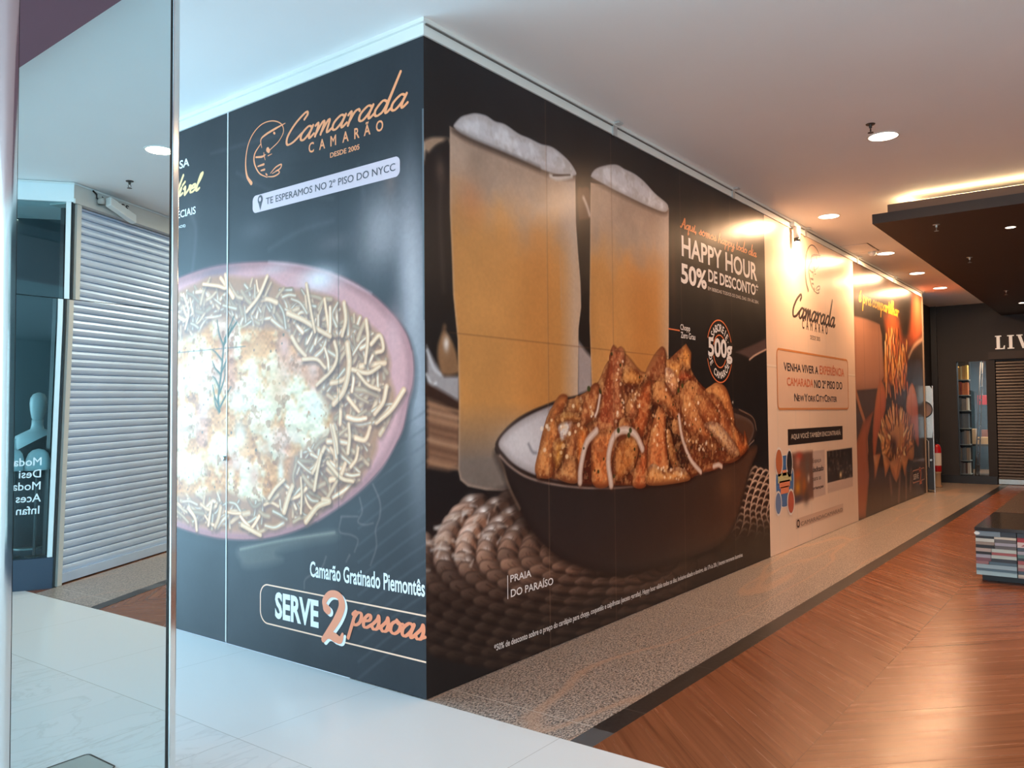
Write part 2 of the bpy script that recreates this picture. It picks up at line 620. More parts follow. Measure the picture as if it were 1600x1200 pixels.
# thin grey strip painted as gap shade under the ceiling on the long side
structure(MB().box(0.0, 13.08, -0.020, -0.0125, H-0.030, H-0.022).build('trim_2', pmat('shadow_gap_grey', rgb(96, 94, 90), .6)))
m_ = MB()
for px, py in ((957, 195), (1143, 296), (1256, 360), (1338, 408), (1395, 440), (1438, 462)):
    x = at(px, py, 1, 0.0)[0]
    m_.box(x-0.028, x+0.028, -0.024, -0.012, ZT-0.012, H-0.005).box(x-0.028, x+0.028, -0.075, -0.012, H-0.016, H-0.005)
structure(m_.build('trim_3', M['alu']))
# beige end post of the hoarding
structure(MB().box(13.035, 13.10, -0.012, 0.05, 0, H-0.03).build('trim_4', pmat('end_post_paint', rgb(150, 128, 108), 0.5)))


# ------------------------------------------------------------------ printing canvas
def catmull(pts, closed=False, n=8):
    P = np.array(pts, float)
    out = []
    N = len(P)
    rng = range(N) if closed else range(N-1)
    for i in rng:
        if closed:
            p0, p1, p2, p3 = P[(i-1) % N], P[i], P[(i+1) % N], P[(i+2) % N]
        else:
            p1, p2 = P[i], P[i+1]
            p0 = P[i-1] if i > 0 else 2*p1-p2
            p3 = P[i+2] if i+2 < N else 2*p2-p1
        for k in range(n):
            t = k/n
            out.append(0.5*((2*p1)+(-p0+p2)*t+(2*p0-5*p1+4*p2-p3)*t*t+(-p0+3*p1-3*p2+p3)*t**3))
    if not closed:
        out.append(P[-1])
    return np.array(out)


class Canvas:
    def __init__(s, u0, u1, v0, v1, du, dv, base):
        s.nu, s.nv = int(round((u1-u0)/du))+1, int(round((v1-v0)/dv))+1
        s.u, s.v = np.linspace(u0, u1, s.nu), np.linspace(v0, v1, s.nv)
        s.U, s.V = np.meshgrid(s.u, s.v)
        s.C = np.empty((s.nv, s.nu, 3))
        s.C[:] = np.array(base)/255.0
        s.du, s.dv = s.u[1]-s.u[0], s.v[1]-s.v[0]

    def noise(s, scale, seed=0, octaves=3, stretch=1.0):
        r = np.random.RandomState(seed)
        out = np.zeros_like(s.U)
        amp, tot = 1.0, 0.0
        for o in range(octaves):
            sc = scale/2**o
            gu, gv = (s.U-s.u[0])/(sc*stretch), (s.V-s.v[0])/sc
            nu, nv = int(gu.max())+3, int(gv.max())+3
            g = r.rand(nv, nu)
            iu, iv = gu.astype(int), gv.astype(int)
            fu, fv = gu-iu, gv-iv
            fu, fv = fu*fu*(3-2*fu), fv*fv*(3-2*fv)
            out += amp*((g[iv, iu]*(1-fu)+g[iv, iu+1]*fu)*(1-fv)+(g[iv+1, iu]*(1-fu)+g[iv+1, iu+1]*fu)*fv)
            tot += amp
            amp *= 0.55
        return out/tot

    def win(s, pts, pad):
        p = np.asarray(pts)
        a, b = np.searchsorted(s.u, [p[:, 0].min()-pad, p[:, 0].max()+pad])
        c, d = np.searchsorted(s.v, [p[:, 1].min()-pad, p[:, 1].max()+pad])
        return slice(max(c-1, 0), d+1), slice(max(a-1, 0), b+1)

    def put(s, w, a, col):
        if callable(col):
            col = col(s.U[w], s.V[w])
        c = np.asarray(col, float)/255.0
        s.C[w] = s.C[w]*(1-a[..., None])+c*a[..., None]

    def sd(s, pts, w):
        U, V = s.U[w], s.V[w]
        P = np.asarray(pts)
        d = np.full(U.shape, 1e9)
        inside = np.zeros(U.shape, bool)
        for i in range(len(P)):
            (x0, y0), (x1, y1) = P[i], P[(i+1) % len(P)]
            ex, ey = x1-x0, y1-y0
            t = np.clip(((U-x0)*ex+(V-y0)*ey)/(ex*ex+ey*ey+1e-12), 0, 1)
            d = np.minimum(d, (U-x0-t*ex)**2+(V-y0-t*ey)**2)
            if y0 != y1:
                cr = ((y0 > V) != (y1 > V)) & (U < ex*(V-y0)/ey+x0)
                inside ^= cr
        d = np.sqrt(d)
        return np.where(inside, -d, d)

    def poly(s, pts, col, soft=0.006, alpha=1.0, smooth=False, edge=None, ew=0.02, ea=0.6, lit=None):
        """filled shape; edge darkens towards the outline, lit gives one flank a second tone"""
        if smooth:
            pts = catmull(pts, True, 6)
        w = s.win(pts, soft*2+0.01)
        if s.U[w].size == 0:
            return
        d = s.sd(pts, w)
        a = np.clip(0.5-d/(2*soft), 0, 1)*alpha
        s.put(w, a, col)
        if edge is not None:
            e = np.clip(1+d/ew, 0, 1)*a*ea
            s.put(w, e, edge)
        if lit is not None:
            lc, (lx, ly), la = lit
            P = np.asarray(pts)
            c, r = P.mean(0), (P.max(0)-P.min(0))/2+1e-6
            k = np.clip((((s.U[w]-c[0])/r[0])*lx+((s.V[w]-c[1])/r[1])*ly), 0, 1)*a*la
            s.put(w, k, lc)

    def stroke(s, pts, wid, col, soft=0.004, alpha=1.0, smooth=True, core=None):
        P = catmull(pts, False, 6) if smooth and len(pts) > 2 else np.asarray(pts, float)
        w0, w1 = (wid, wid) if np.isscalar(wid) else wid
        w = s.win(P, max(w0, w1)+soft*2)
        U, V = s.U[w], s.V[w]
        if U.size == 0:
            return
        best = np.full(U.shape, 1e9)
        n = len(P)-1
        for i in range(n):
            (x0, y0), (x1, y1) = P[i], P[i+1]
            ex, ey = x1-x0, y1-y0
            t = np.clip(((U-x0)*ex+(V-y0)*ey)/(ex*ex+ey*ey+1e-12), 0, 1)
            r = (w0+(w1-w0)*(i+t)/n)/2
            best = np.minimum(best, np.hypot(U-x0-t*ex, V-y0-t*ey)-r)
        a = np.clip(0.5-best/(2*soft), 0, 1)*alpha
        s.put(w, a, col)
        if core is not None:
            k = np.clip(-best/(max(w0, w1)*0.5), 0, 1)*a
            s.put(w, k, core)

    def ell(s, c, r, col, soft=0.02, alpha=1.0):
        pts = [(c[0]-r[0], c[1]-r[1]), (c[0]+r[0], c[1]+r[1])]
        w = s.win(pts, soft*2)
        if s.U[w].size == 0:
            return
        q = np.hypot((s.U[w]-c[0])/r[0], (s.V[w]-c[1])/r[1])
        a = np.clip((1-q)*min(r)/soft+0.5, 0, 1)*alpha
        s.put(w, a, col)

    def blob(s, c, r, col, alpha=1.0):
        """soft round smear"""
        pts = [(c[0]-2*r[0], c[1]-2*r[1]), (c[0]+2*r[0], c[1]+2*r[1])]
        w = s.win(pts, 0)
        if s.U[w].size == 0:
            return
        q = ((s.U[w]-c[0])/r[0])**2+((s.V[w]-c[1])/r[1])**2
        s.put(w, np.exp(-1.6*q)*alpha, col)

    def build(s, name, axis, off, parent, cols=None):
        """mesh on x = off (axis 0, u = y) or y = off (axis 1, u = x); keeps columns in cols"""
        i0, i1 = cols or (0, s.nu)
        U, V, C = s.U[:, i0:i1], s.V[:, i0:i1], np.clip(s.C[:, i0:i1], 0, 1)
        nv, nu = U.shape
        co = np.zeros((nv*nu, 3), np.float32)
        co[:, axis] = off
        co[:, 1-axis] = U.ravel()
        co[:, 2] = V.ravel()
        idx = np.arange(nv*nu).reshape(nv, nu)
        q = np.stack([idx[:-1, :-1], idx[:-1, 1:], idx[1:, 1:], idx[1:, :-1]], -1).reshape(-1, 4)
        if axis == 0:
            q = q[:, ::-1]
        me = bpy.data.meshes.new(name)
        me.vertices.add(len(co))
        me.vertices.foreach_set('co', co.ravel())
        me.loops.add(q.size)
        me.loops.foreach_set('vertex_index', q.ravel().astype(np.int32))
        me.polygons.add(len(q))
        me.polygons.foreach_set('loop_start', np.arange(0, q.size, 4, dtype=np.int32))
        me.update(calc_edges=True)
        at_ = me.color_attributes.new('ink', 'FLOAT_COLOR', 'POINT')
        Cl = np.where(C <= 0.04045, C/12.92, ((C+0.055)/1.055)**2.4)
        rgba = np.ones((nv*nu, 4), np.float32)
        rgba[:, :3] = Cl.reshape(-1, 3)
        at_.data.foreach_set('color', rgba.ravel())
        me.materials.append(M['print'])
        o = bpy.data.objects.new(name, me)
        COL.objects.link(o)
        o.parent = parent
        return o


# ------------------------------------------------------------------ lettering
GL = {
 'a': (1.0, [[(.75, .85), (.45, 1), (.1, .6), (.1, .15), (.35, 0), (.65, .4), (.8, .95)], [(.8, .95), (.7, .3), (.8, 0), (1.05, .25)]]),
 'm': (1.3, [[(0, .85), (.15, 1), (.22, .7), (.2, 0)], [(.2, .1), (.45, .9), (.62, .9), (.6, 0)], [(.6, .1), (.85, .9), (1.0, .9), (1.0, .2), (1.1, 0), (1.32, .2)]]),
 'r': (.8, [[(0, .8), (.15, 1), (.22, .7), (.2, 0)], [(.2, .2), (.4, .85), (.62, 1), (.75, .85)]]),
 'd': (1.05, [[(.75, .8), (.4, 1), (.08, .5), (.15, .08), (.4, .02), (.7, .5), (1.0, 2.75)], [(1.0, 2.75), (.78, .5), (.85, 0), (1.1, .25)]]),
 'C': (1.15, [[(1.1, 1.7), (1.25, 2.05), (1.05, 2.25), (.45, 1.6), (.1, .7), (.25, .05), (.7, .1), (1.2, .6)]]),
 'p': (.9, [[(0, .8), (.2, 1), (.15, .2), (.05, -1.1)], [(.15, .5), (.4, 1), (.7, .9), (.7, .3), (.4, 0), (.15, .2)]]),
 'e': (.72, [[(.1, .45), (.5, .6), (.55, .9), (.35, 1), (.1, .6), (.15, .1), (.4, 0), (.75, .3)]]),
 's': (.72, [[(0, .2), (.35, .75), (.42, 1.05), (.55, .6), (.5, .1), (.25, 0), (.1, .15)], [(.5, .1), (.76, .25)]]),
 'o': (.88, [[(.4, 1), (.1, .7), (.1, .2), (.4, 0), (.7, .3), (.7, .75), (.4, 1), (.55, .8), (.9, .85)]]),
 'c': (.7, [[(.6, .75), (.5, .98), (.3, 1), (.08, .6), (.12, .1), (.35, 0), (.72, .3)]]),
 'i': (.5, [[(0, .6), (.15, 1), (.12, .2), (.25, 0), (.5, .25)], [(.22, 1.42), (.24, 1.5)]]),
 'í': (.5, [[(0, .6), (.15, 1), (.12, .2), (.25, 0), (.5, .25)], [(.2, 1.35), (.42, 1.75)]]),
 'v': (.85, [[(0, .8), (.15, 1), (.3, .1), (.4, 0), (.7, .6), (.72, 1), (.92, .9)]]),
 'l': (.5, [[(0, .4), (.35, 1.6), (.4, 2.2), (.2, 2), (.12, .4), (.25, 0), (.5, .25)]]),
 'A': (1.2, [[(0, .1), (.2, 0), (.6, 1.2), (.85, 2.2), (.95, 1), (1, 0), (1.2, .2)], [(.3, .8), (1, .8)]]),
 'q': (.95, [[(.75, .85), (.45, 1), (.1, .6), (.1, .15), (.35, 0), (.65, .4), (.78, .95)], [(.78, .95), (.68, -1), (.85, -.8)]]),
 'u': (.95, [[(0, .8), (.12, 1), (.1, .2), (.3, 0), (.6, .4), (.68, 1)], [(.68, 1), (.62, .2), (.75, 0), (.97, .25)]]),
 'h': (.92, [[(0, .4), (.35, 1.6), (.35, 2.2), (.2, 2), (.1, 0)], [(.1, .2), (.4, .95), (.62, .9), (.6, .15), (.72, 0), (.94, .2)]]),
 'y': (.88, [[(0, .8), (.12, 1), (.1, .3), (.3, .05), (.6, .5), (.68, 1)], [(.68, 1), (.6, -.6), (.35, -1), (.2, -.7), (.88, .2)]]),
 't': (.55, [[(.25, 1.7), (.15, .2), (.3, 0), (.57, .25)], [(0, 1.05), (.45, 1.05)]]),
 'é': (.72, [[(.1, .45), (.5, .6), (.55, .9), (.35, 1), (.1, .6), (.15, .1), (.4, 0), (.75, .3)], [(.35, 1.3), (.6, 1.65)]]),
 ',': (.35, [[(.12, .1), (.0, -.3)]]), ' ': (.5, []),
}


def script_strokes(text, slant=0.3):
    x, out = 0.0, []
    for ch in text:
        adv, st = GL[ch]
        for s in st:
            out.append([(x+a+slant*b*0.5, b) for a, b in s])
        x += adv
    return out


def ribbon(strokes, width, thick=None, res=0.003):
    """pen strokes (points in metres, optional third value scales the pen) -> one clean outline mesh by marching squares"""
    segs = []
    for st in strokes:
        st = np.asarray(st, float)
        ws = None
        if st.shape[1] == 3:
            ws = st[:, 2]
            st = st[:, :2]
        P = catmull(st, False, 7) if len(st) > 2 else st
        n = len(P)
        WW = np.interp(np.linspace(0, 1, n), np.linspace(0, 1, len(ws)), ws)*width if ws is not None else np.full(n, width)
        if thick:
            T = np.gradient(P, axis=0)
            T = T/(np.hypot(T[:, 0], T[:, 1])+1e-9)[:, None]
            WW = WW*np.array([thick(t) for t in T])
        for i in range(n-1):
            segs.append((*P[i], *P[i+1], WW[i]/2, WW[i+1]/2))
    A = np.array(segs)
    pad = A[:, 4:].max()+3*res
    lo = np.array([min(A[:, 0].min(), A[:, 2].min()), min(A[:, 1].min(), A[:, 3].min())])-pad
    hi = np.array([max(A[:, 0].max(), A[:, 2].max()), max(A[:, 1].max(), A[:, 3].max())])+pad
    nu, nv = int((hi[0]-lo[0])/res)+2, int((hi[1]-lo[1])/res)+2
    D = np.full((nv, nu), 1.0)
    us, vs_ = lo[0]+np.arange(nu)*res, lo[1]+np.arange(nv)*res
    for x0, y0, x1, y1, r0, r1 in segs:
        m = max(r0, r1)+2*res
        a, b = max(int((min(x0, x1)-m-lo[0])/res), 0), min(int((max(x0, x1)+m-lo[0])/res)+2, nu)
        c, d = max(int((min(y0, y1)-m-lo[1])/res), 0), min(int((max(y0, y1)+m-lo[1])/res)+2, nv)
        U, V = np.meshgrid(us[a:b], vs_[c:d])
        ex, ey = x1-x0, y1-y0
        t = np.clip(((U-x0)*ex+(V-y0)*ey)/(ex*ex+ey*ey+1e-12), 0, 1)
        D[c:d, a:b] = np.minimum(D[c:d, a:b], np.hypot(U-x0-t*ex, V-y0-t*ey)-(r0+(r1-r0)*t))
    verts, faces, idx = [], [], {}

    def gv(j, i):
        k = (j, i)
        if k not in idx:
            idx[k] = len(verts)
            verts.append((us[i], vs_[j]))
        return idx[k]

    def ev(j, i, j2, i2):
        k = (j, i, j2, i2) if (j, i) < (j2, i2) else (j2, i2, j, i)
        if k not in idx:
            p, q = D[k[0], k[1]], D[k[2], k[3]]
            t = p/(p-q)
            idx[k] = len(verts)
            verts.append((us[k[1]]+(us[k[3]]-us[k[1]])*t, vs_[k[0]]+(vs_[k[2]]-vs_[k[0]])*t))
        return idx[k]
    ins = D < 0
    any_ = ins[:-1, :-1] | ins[1:, :-1] | ins[:-1, 1:] | ins[1:, 1:]
    for j, i in zip(*np.nonzero(any_)):
        cs = [(j, i), (j, i+1), (j+1, i+1), (j+1, i)]
        f = []
        for k in range(4):
            p, q = cs[k], cs[(k+1) % 4]
            if ins[p]:
                f.append(gv(*p))
            if ins[p] != ins[q]:
                f.append(ev(*p, *q))
        if len(f) > 2:
            faces.append(tuple(f))
    return verts, faces


LIFT = 0.0012


def on_plane(plane, off=LIFT):
    """maps (u, z) metres to the face of a hoarding; 'L' is x = 0 (u = y), 'R' is y = 0 (u = x)"""
    if plane == 'L':
        return lambda u, z: (-off, u, z)
    return lambda u, z: (u, -off, z)


def flat(name, plane, vs, fs, mat, parent, off=LIFT):
    f = on_plane(plane, off)
    return mesh_obj(name, [f(u, z) for u, z in vs], fs, mat, parent)


_txt, _gly = {}, {}


def font_mesh(body, bold):
    c = bpy.data.curves.new('lettering', 'FONT')
    c.body = body
    c.offset = bold
    c.resolution_u = 3
    o = bpy.data.objects.new('lettering', c)
    me = o.to_mesh()
    vs = [(v.co.x, v.co.y) for v in me.vertices]
    fs = [tuple(p.vertices) for p in me.polygons]
    o.to_mesh_clear()
    bpy.data.objects.remove(o)
    bpy.data.curves.remove(c)
    return vs, fs


def glyph(ch, bold):
    k = (ch, bold)
    if k not in _gly:
        adv = max(v[0] for v in font_mesh(ch+'I', 0)[0])-max(v[0] for v in font_mesh('I', 0)[0])
        if ch == ' ':
            v, f = [], []
        elif ch == 'M':          # drawn by hand: the built-in outline folds when it is emboldened
            e = bold
            v = [(.073-e, -e), (.171+e, -e), (.171+e, .531-e*1.2), (.391, .255-e*1.6), (.611-e, .531-e*1.2), (.611-e, -e), (.709+e, -e), (.709+e, .682+e), (.618-e*.3, .682+e), (.391, .402+e*1.2), (.164+e*.3, .682+e), (.073-e, .682+e)]
            f = [(0, 1, 2, 10, 11), (2, 3, 9, 10), (3, 4, 8, 9), (4, 5, 6, 7, 8)]
        else:
            v, f = font_mesh(ch, bold)
        _gly[k] = (adv, v, f)
    return _gly[k]


def text_mesh(body, bold=0.0, spacing=1.0, res=3):
    key = (body, bold, spacing)
    if key not in _txt:
        x, vs, fs = 0.0, [], []
        for ch in body:
            adv, v, f = glyph(ch, bold)
            b = len(vs)
            vs += [(x+p, q) for p, q in v]
            fs += [tuple(i+b for i in g) for g in f]
            x += adv*spacing
        _txt[key] = (np.array(vs), fs)
    return _txt[key]


def text(body, plane, bl, tr, mat, parent, bold=0.0, spacing=1.0, name='lettering', off=LIFT, metres=False):
    """one line of capitals and small letters fitted into the box from bl to tr (photo points on that face, or metres)"""
    fn = LP if plane == 'L' else RP
    (u0, z0), (u1, z1) = (bl, tr) if metres else (fn(*bl), fn(*tr))
    v, f = text_mesh(body, bold, spacing)
    lo, hi = v.min(0), v.max(0)
    q = (v-lo)/(hi-lo)
    return flat(name, plane, [(u0+(u1-u0)*a, z0+(z1-z0)*b) for a, b in q], f, mat, parent, off)


def script(body, plane, bl, tr, width, mat, parent, off=LIFT, slant=0.3, name='script_lettering', contrast=0.35, dz=(0, 0)):
    """joined-up handwriting fitted into a box; dz shifts the ends up or down"""
    fn = LP if plane == 'L' else RP
    (u0, z0), (u1, z1) = fn(*bl), fn(*tr)
    st = script_strokes(body, slant)
    A = np.concatenate([np.array(s) for s in st])
    lo, hi = A.min(0), A.max(0)
    out = []
    for s in st:
        q = (np.array(s)-lo)/(hi-lo)
        out.append([(u0+(u1-u0)*a, z0+(z1-z0)*b+dz[0]*(1-a)+dz[1]*a) for a, b in q])
    th = lambda t: 1-contrast+contrast*abs(t[1])*1.6
    vs, fs = ribbon(out, width, th, width/6.5)
    return flat(name, plane, vs, fs, mat, parent, off)


def rounded(u0, u1, z0, z1, r, n=8):
    s = 1 if u1 > u0 else -1
    r_ = r*s
    pts = []
    for cx, cz, a0 in ((u1-r_, z1-r, 0), (u0+r_, z1-r, 90), (u0+r_, z0+r, 180), (u1-r_, z0+r, 270)):
        for k in range(n+1):
            a = math.radians(a0+90*k/n)
            pts.append((cx+s*r*math.cos(a), cz+r*math.sin(a)))
    return pts


def frame_band(pts, w):
    """closed outline ribbon"""
    P = np.array(pts)
    n = len(P)
    T = np.roll(P, -1, 0)-np.roll(P, 1, 0)
    T /= (np.hypot(T[:, 0], T[:, 1])[:, None]+1e-9)
    N = np.stack([-T[:, 1], T[:, 0]], 1)*w/2
    vs = [tuple(p) for p in P+N]+[tuple(p) for p in P-N]
    fs = [(k, (k+1) % n, n+(k+1) % n, n+k) for k in range(n)]
    return vs, fs


def disc_arc(c, r, a0, a1, w, su=1.0, n=48):
    vs, fs = [], []
    for k in range(n+1):
        a = math.radians(a0+(a1-a0)*k/n)
        for q in (r-w/2, r+w/2):
            vs.append((c[0]+su*q*math.cos(a), c[1]+q*math.sin(a)))
    for k in range(n):
        fs.append((2*k, 2*k+1, 2*k+3, 2*k+2))
    return vs, fs


# the prawn emblem, measured once on the left face and reused
_c5 = lambda X, Y: LP(260+X/3.75, 80+Y/3.75)
PRAWN = [
 [(500, 780, 2.2), (475, 730, 1.5), (468, 640, 1.0), (480, 540, .8), (510, 460, .7), (560, 400, .6), (620, 380, .6), (670, 400, .6), (685, 450, .6), (660, 510, .5), (620, 555, .5), (592, 580, .5)],
 [(590, 745, .5), (545, 715, .8), (518, 650, 1.1), (520, 590, 1.0), (552, 530, .6)],
 [(560, 552, .4), (555, 500, .8), (582, 468, 1.2), (640, 430, 1.2), (695, 398, .4)],
 [(630, 458, 1.3), (634, 462, 1.3)],
 [(594, 565, 2.6), (600, 575, 2.2)],
 [(527, 612, 1.0), (562, 610, 1.2), (583, 596, .4)], [(572, 585, .6), (574, 605, .6), (580, 632, .4)], [(596, 606, .6), (618, 594, .4)],
 [(538, 672, .8), (572, 660, 1.3)], [(556, 700, .9), (576, 694, 1.2)], [(584, 722, .9), (590, 730, 1.0)],
 [(592, 742, .4), (630, 740, .8), (660, 720, .8), (652, 704, .6), (620, 722, .4)],
 [(610, 720, .4), (640, 682, .8), (672, 664, .8), (666, 690, .8), (640, 706, .4)],
]
_pr = [[(*_c5(a, b), w) for a, b, w in s] for s in PRAWN]
_pa = np.concatenate([np.array(s) for s in _pr])
_plo, _phi = _pa[:, :2].min(0), _pa[:, :2].max(0)
# u grows to the left on that face: normalise so that 0 is the visual left
PRAWN_N = [[((_phi[0]-a)/(_phi[0]-_plo[0]), (b-_plo[1])/(_phi[1]-_plo[1]), w) for a, b, w in s] for s in _pr]


def prawn(plane, bl, tr, width, mat, parent, off=LIFT):
    fn = LP if plane == 'L' else RP
    (u0, z0), (u1, z1) = fn(*bl), fn(*tr)
    vs, fs = ribbon([[(u0+(u1-u0)*a, z0+(z1-z0)*b, w) for a, b, w in s] for s in PRAWN_N], width, None, width/4)
    return flat('prawn_emblem', plane, vs, fs, mat, parent, off)
# ------------------------------------------------------------------ picture on the left face (x = 0)
def c6(X, Y):
    return LP(260+X/3.75, 380+Y/3.75)


def c7(X, Y):
    return LP(260+X/3.8095, 660+Y/3.8095)


rnd = random.Random(4)
L = Canvas(0.0, 2.62, 0.004, ZT, 0.0048, 0.005, (41, 44, 49))
nz1, nz2, nz3 = L.noise(0.5, 1, 3), L.noise(0.06, 2, 3), L.noise(0.02, 3, 2)
# dim kitchen-table background: slate with blurred paler cloth on the right, ink lightened to paint in haze
for (x, y), (rx, ry), c, a in [((600, 330), (.24, .32), (128, 122, 124), .6), ((648, 470), (.14, .65), (166, 158, 160), .8),
                               ((640, 280), (.10, .3), (92, 90, 94), .6), ((655, 650), (.12, .7), (150, 146, 150), .7),
                               ((430, 250), (.5, .12), (58, 60, 64), .6), ((500, 350), (.30, .16), (70, 72, 78), .6),
                               ((590, 370), (.24, .26), (190, 176, 176), .55), ((640, 400), (.12, .45), (186, 174, 176), .55), ((610, 280), (.06, .12), (140, 112, 104), .5), ((520, 380), (.2, .08), (116, 106, 108), .5), ((400, 360), (.25, .1), (92, 90, 92), .45), ((300, 350), (.12, .3), (74, 72, 74), .5)]:
    L.blob(LP(x, y), (rx, ry), c, a)
L.C *= (0.86+0.3*nz1)[..., None]
for pts, w in [([(262, 260), (285, 190), (350, 150)], .012), ([(330, 240), (420, 215), (500, 200)], .01), ([(300, 430), (306, 360), (296, 330)], .03),
               ([(420, 390), (470, 360), (520, 345)], .02), ([(370, 270), (430, 300), (520, 310)], .012), ([(560, 260), (570, 330), (562, 400)], .02)]:
    L.stroke([LP(*p) for p in pts], w, (104, 102, 104), .02, .35)
# table boards lower right
for k in range(14):
    y = 640+k*26
    L.stroke([LP(668, y), LP(620, y+34), LP(560, y+82)], .006, (84, 84, 90), .012, .6)
# pan
pan = [c6(60, 205), c6(250, 140), c6(430, 112), c6(600, 105), c6(760, 118), c6(900, 150), c6(1060, 205), c6(1200, 290), c6(1310, 390), c6(1400, 510),
       c6(1440, 620), c6(1452, 720), c6(1445, 830), c6(1420, 930), c7(1415, 30), c7(1370, 130), c7(1300, 250), c7(1225, 340), c7(1130, 430), c7(1010, 520), c7(900, 590),
       c7(800, 638), c7(700, 672), c7(600, 694), c7(500, 703), c7(380, 700), c7(250, 682), c7(50, 622), c7(-300, 480), c6(-300, 600), c6(-200, 330)]
L.poly([(a-.012, b-.03) for a, b in pan], (30, 30, 34), .03, .8, True)
L.poly(pan, (172, 112, 112), .008, 1, True, edge=(62, 44, 48), ew=.012, ea=.9)
cx, cz = LP(440, 630)
pin = [(cx+(a-cx)*.975, cz+(b-cz)*.975) for a, b in pan]
L.poly(pin, (210, 146, 142), .01, 1, True, edge=(150, 98, 98), ew=.05, ea=.7)
L.blob(c6(900, 210), (.22, .10), (235, 225, 228), .85)
L.blob(c6(640, 150), (.2, .05), (200, 170, 172), .6)
L.blob(c6(300, 170), (.3, .06), (120, 96, 104), .7)
L.blob(c6(1330, 560), (.08, .18), (206, 150, 148), .7)
L.stroke([c6(600, 108), c6(900, 153), c6(1200, 293)], .012, (236, 206, 206), .012, .4)
L.stroke([c6(1440, 640), c6(1446, 800), c6(1420, 930), c7(1300, 246), c7(1130, 426), c7(900, 586)], .014, (206, 150, 148), .012, .35)
# straw potatoes and gratin
fries = [c6(60, 290), c6(180, 235), c6(250, 200), c6(350, 190), c6(480, 205), c6(590, 200), c6(700, 265), c6(800, 270), c6(960, 310), c6(1050, 370), c6(1180, 470), c6(1260, 550), c6(1310, 680),
         c6(1310, 780), c6(1340, 900), c6(1300, 1040), c6(1240, 1150), c7(1250, 170), c7(1190, 290), c7(1100, 390), c7(980, 490), c7(850, 575), c7(700, 620), c7(550, 655), c7(300, 640), c7(60, 580), c7(-300, 430), c6(-300, 500)]
gratin = [c6(60, 570), c6(200, 520), c6(300, 445), c6(450, 490), c6(640, 505), c6(730, 545), c6(810, 650), c6(915, 730), c6(890, 850), c6(930, 940), c6(960, 1080), c7(760, 200), c7(700, 380), c7(500, 460), c7(350, 410), c7(60, 430), c7(-300, 330), c6(-300, 620)]
L.poly(fries, (176, 120, 86), .02, 1, True)
FM = catmull(fries, True, 4)
GM = catmull(gratin, True, 4)


def inside(p, P):
    x, y = p
    r = False
    j = len(P)-1
    for i in range(len(P)):
        if (P[i][1] > y) != (P[j][1] > y) and x < (P[j][0]-P[i][0])*(y-P[i][1])/(P[j][1]-P[i][1])+P[i][0]:
            r = not r
        j = i
    return r


def potato(n, keep, lo=.09, hi=.22, dim=1.0):
    k = 0
    for _ in range(n*40):
        if k >= n:
            break
        p = (rnd.uniform(-.02, 2.62), rnd.uniform(.55, 2.3))
        if not keep(p):
            continue
        k += 1
        a = math.atan2(p[1]-cz, p[0]-cx)+rnd.gauss(0, .9)
        ln = rnd.uniform(lo, hi)
        b = a+rnd.gauss(0, .35)
        q = (p[0]+math.cos(a)*ln*.5, p[1]+math.sin(a)*ln*.5)
        e = (q[0]+math.cos(b)*ln*.5, q[1]+math.sin(b)*ln*.5)
        if not (inside(e, FM) and inside(q, FM)):
            continue
        w = rnd.uniform(.022, .040)
        t = rnd.uniform(.74, 1.05)*dim
        L.stroke([(p[0]-.008, p[1]-.014), (q[0]-.008, q[1]-.014), (e[0]-.008, e[1]-.014)], (w*1.2, w), (124, 84, 70), .012, .5)
        L.stroke([p, q, e], (w, w*.8), (220*t, 158*t, 116*t), .004, 1, core=(252*t, 210*t, 168*t))
        if rnd.random() < .4:
            L.stroke([p, q, e], (w*.3, w*.2), (252, 242, 228), .005, .6)


potato(560, lambda p: inside(p, FM) and not inside(p, GM), dim=.9)
# gratin surface: cream with toasted patches
wg = L.win(GM, .02)
d = L.sd(GM, wg)
a = np.clip(.5-d/.05, 0, 1)
n1, n2, n3 = L.noise(.16, 11, 4)[wg], L.noise(.05, 12, 3)[wg], L.noise(.3, 13, 2)[wg]
toast = np.clip((n1-.46)*6, 0, 1)
col = np.array([238, 212, 174.])*(1-toast[..., None])+np.array([212, 138, 76.])*toast[..., None]
pinkm = np.clip((n3-.56)*9, 0, 1)[..., None]*.6
col = col*(1-pinkm)+np.array([208, 136, 112.])*pinkm
spk = np.clip((n2-.60)*12, 0, 1)[..., None]*.55
col = col*(1-spk)+np.array([150, 84, 44.])*spk
lump = np.gradient(n1)[0]*40
col = col+np.clip(lump, -1, 1)[..., None]*26
L.put(wg, a, col)
for p, r, c, al in [((690, 600), (.085, .10), (226, 166, 150), .8), ((860, 740), (.07, .09), (232, 180, 160), .7), ((880, 960), (.10, .10), (240, 228, 212), .8), ((420, 920), (.09, .08), (240, 226, 204), .8),
                    ((220, 960), (.10, .12), (226, 180, 168), .7), ((100, 800), (.10, .12), (238, 222, 198), .7), ((640, 830), (.12, .16), (222, 160, 106), .55), ((520, 620), (.10, .06), (226, 166, 108), .5),
                    ((130, 600), (.08, .05), (220, 164, 110), .5), ((540, 1080), (.1, .05), (210, 140, 90), .5), ((330, 1080), (.06, .08), (226, 160, 110), .5)]:
    L.blob(c6(*p), r, c, al)
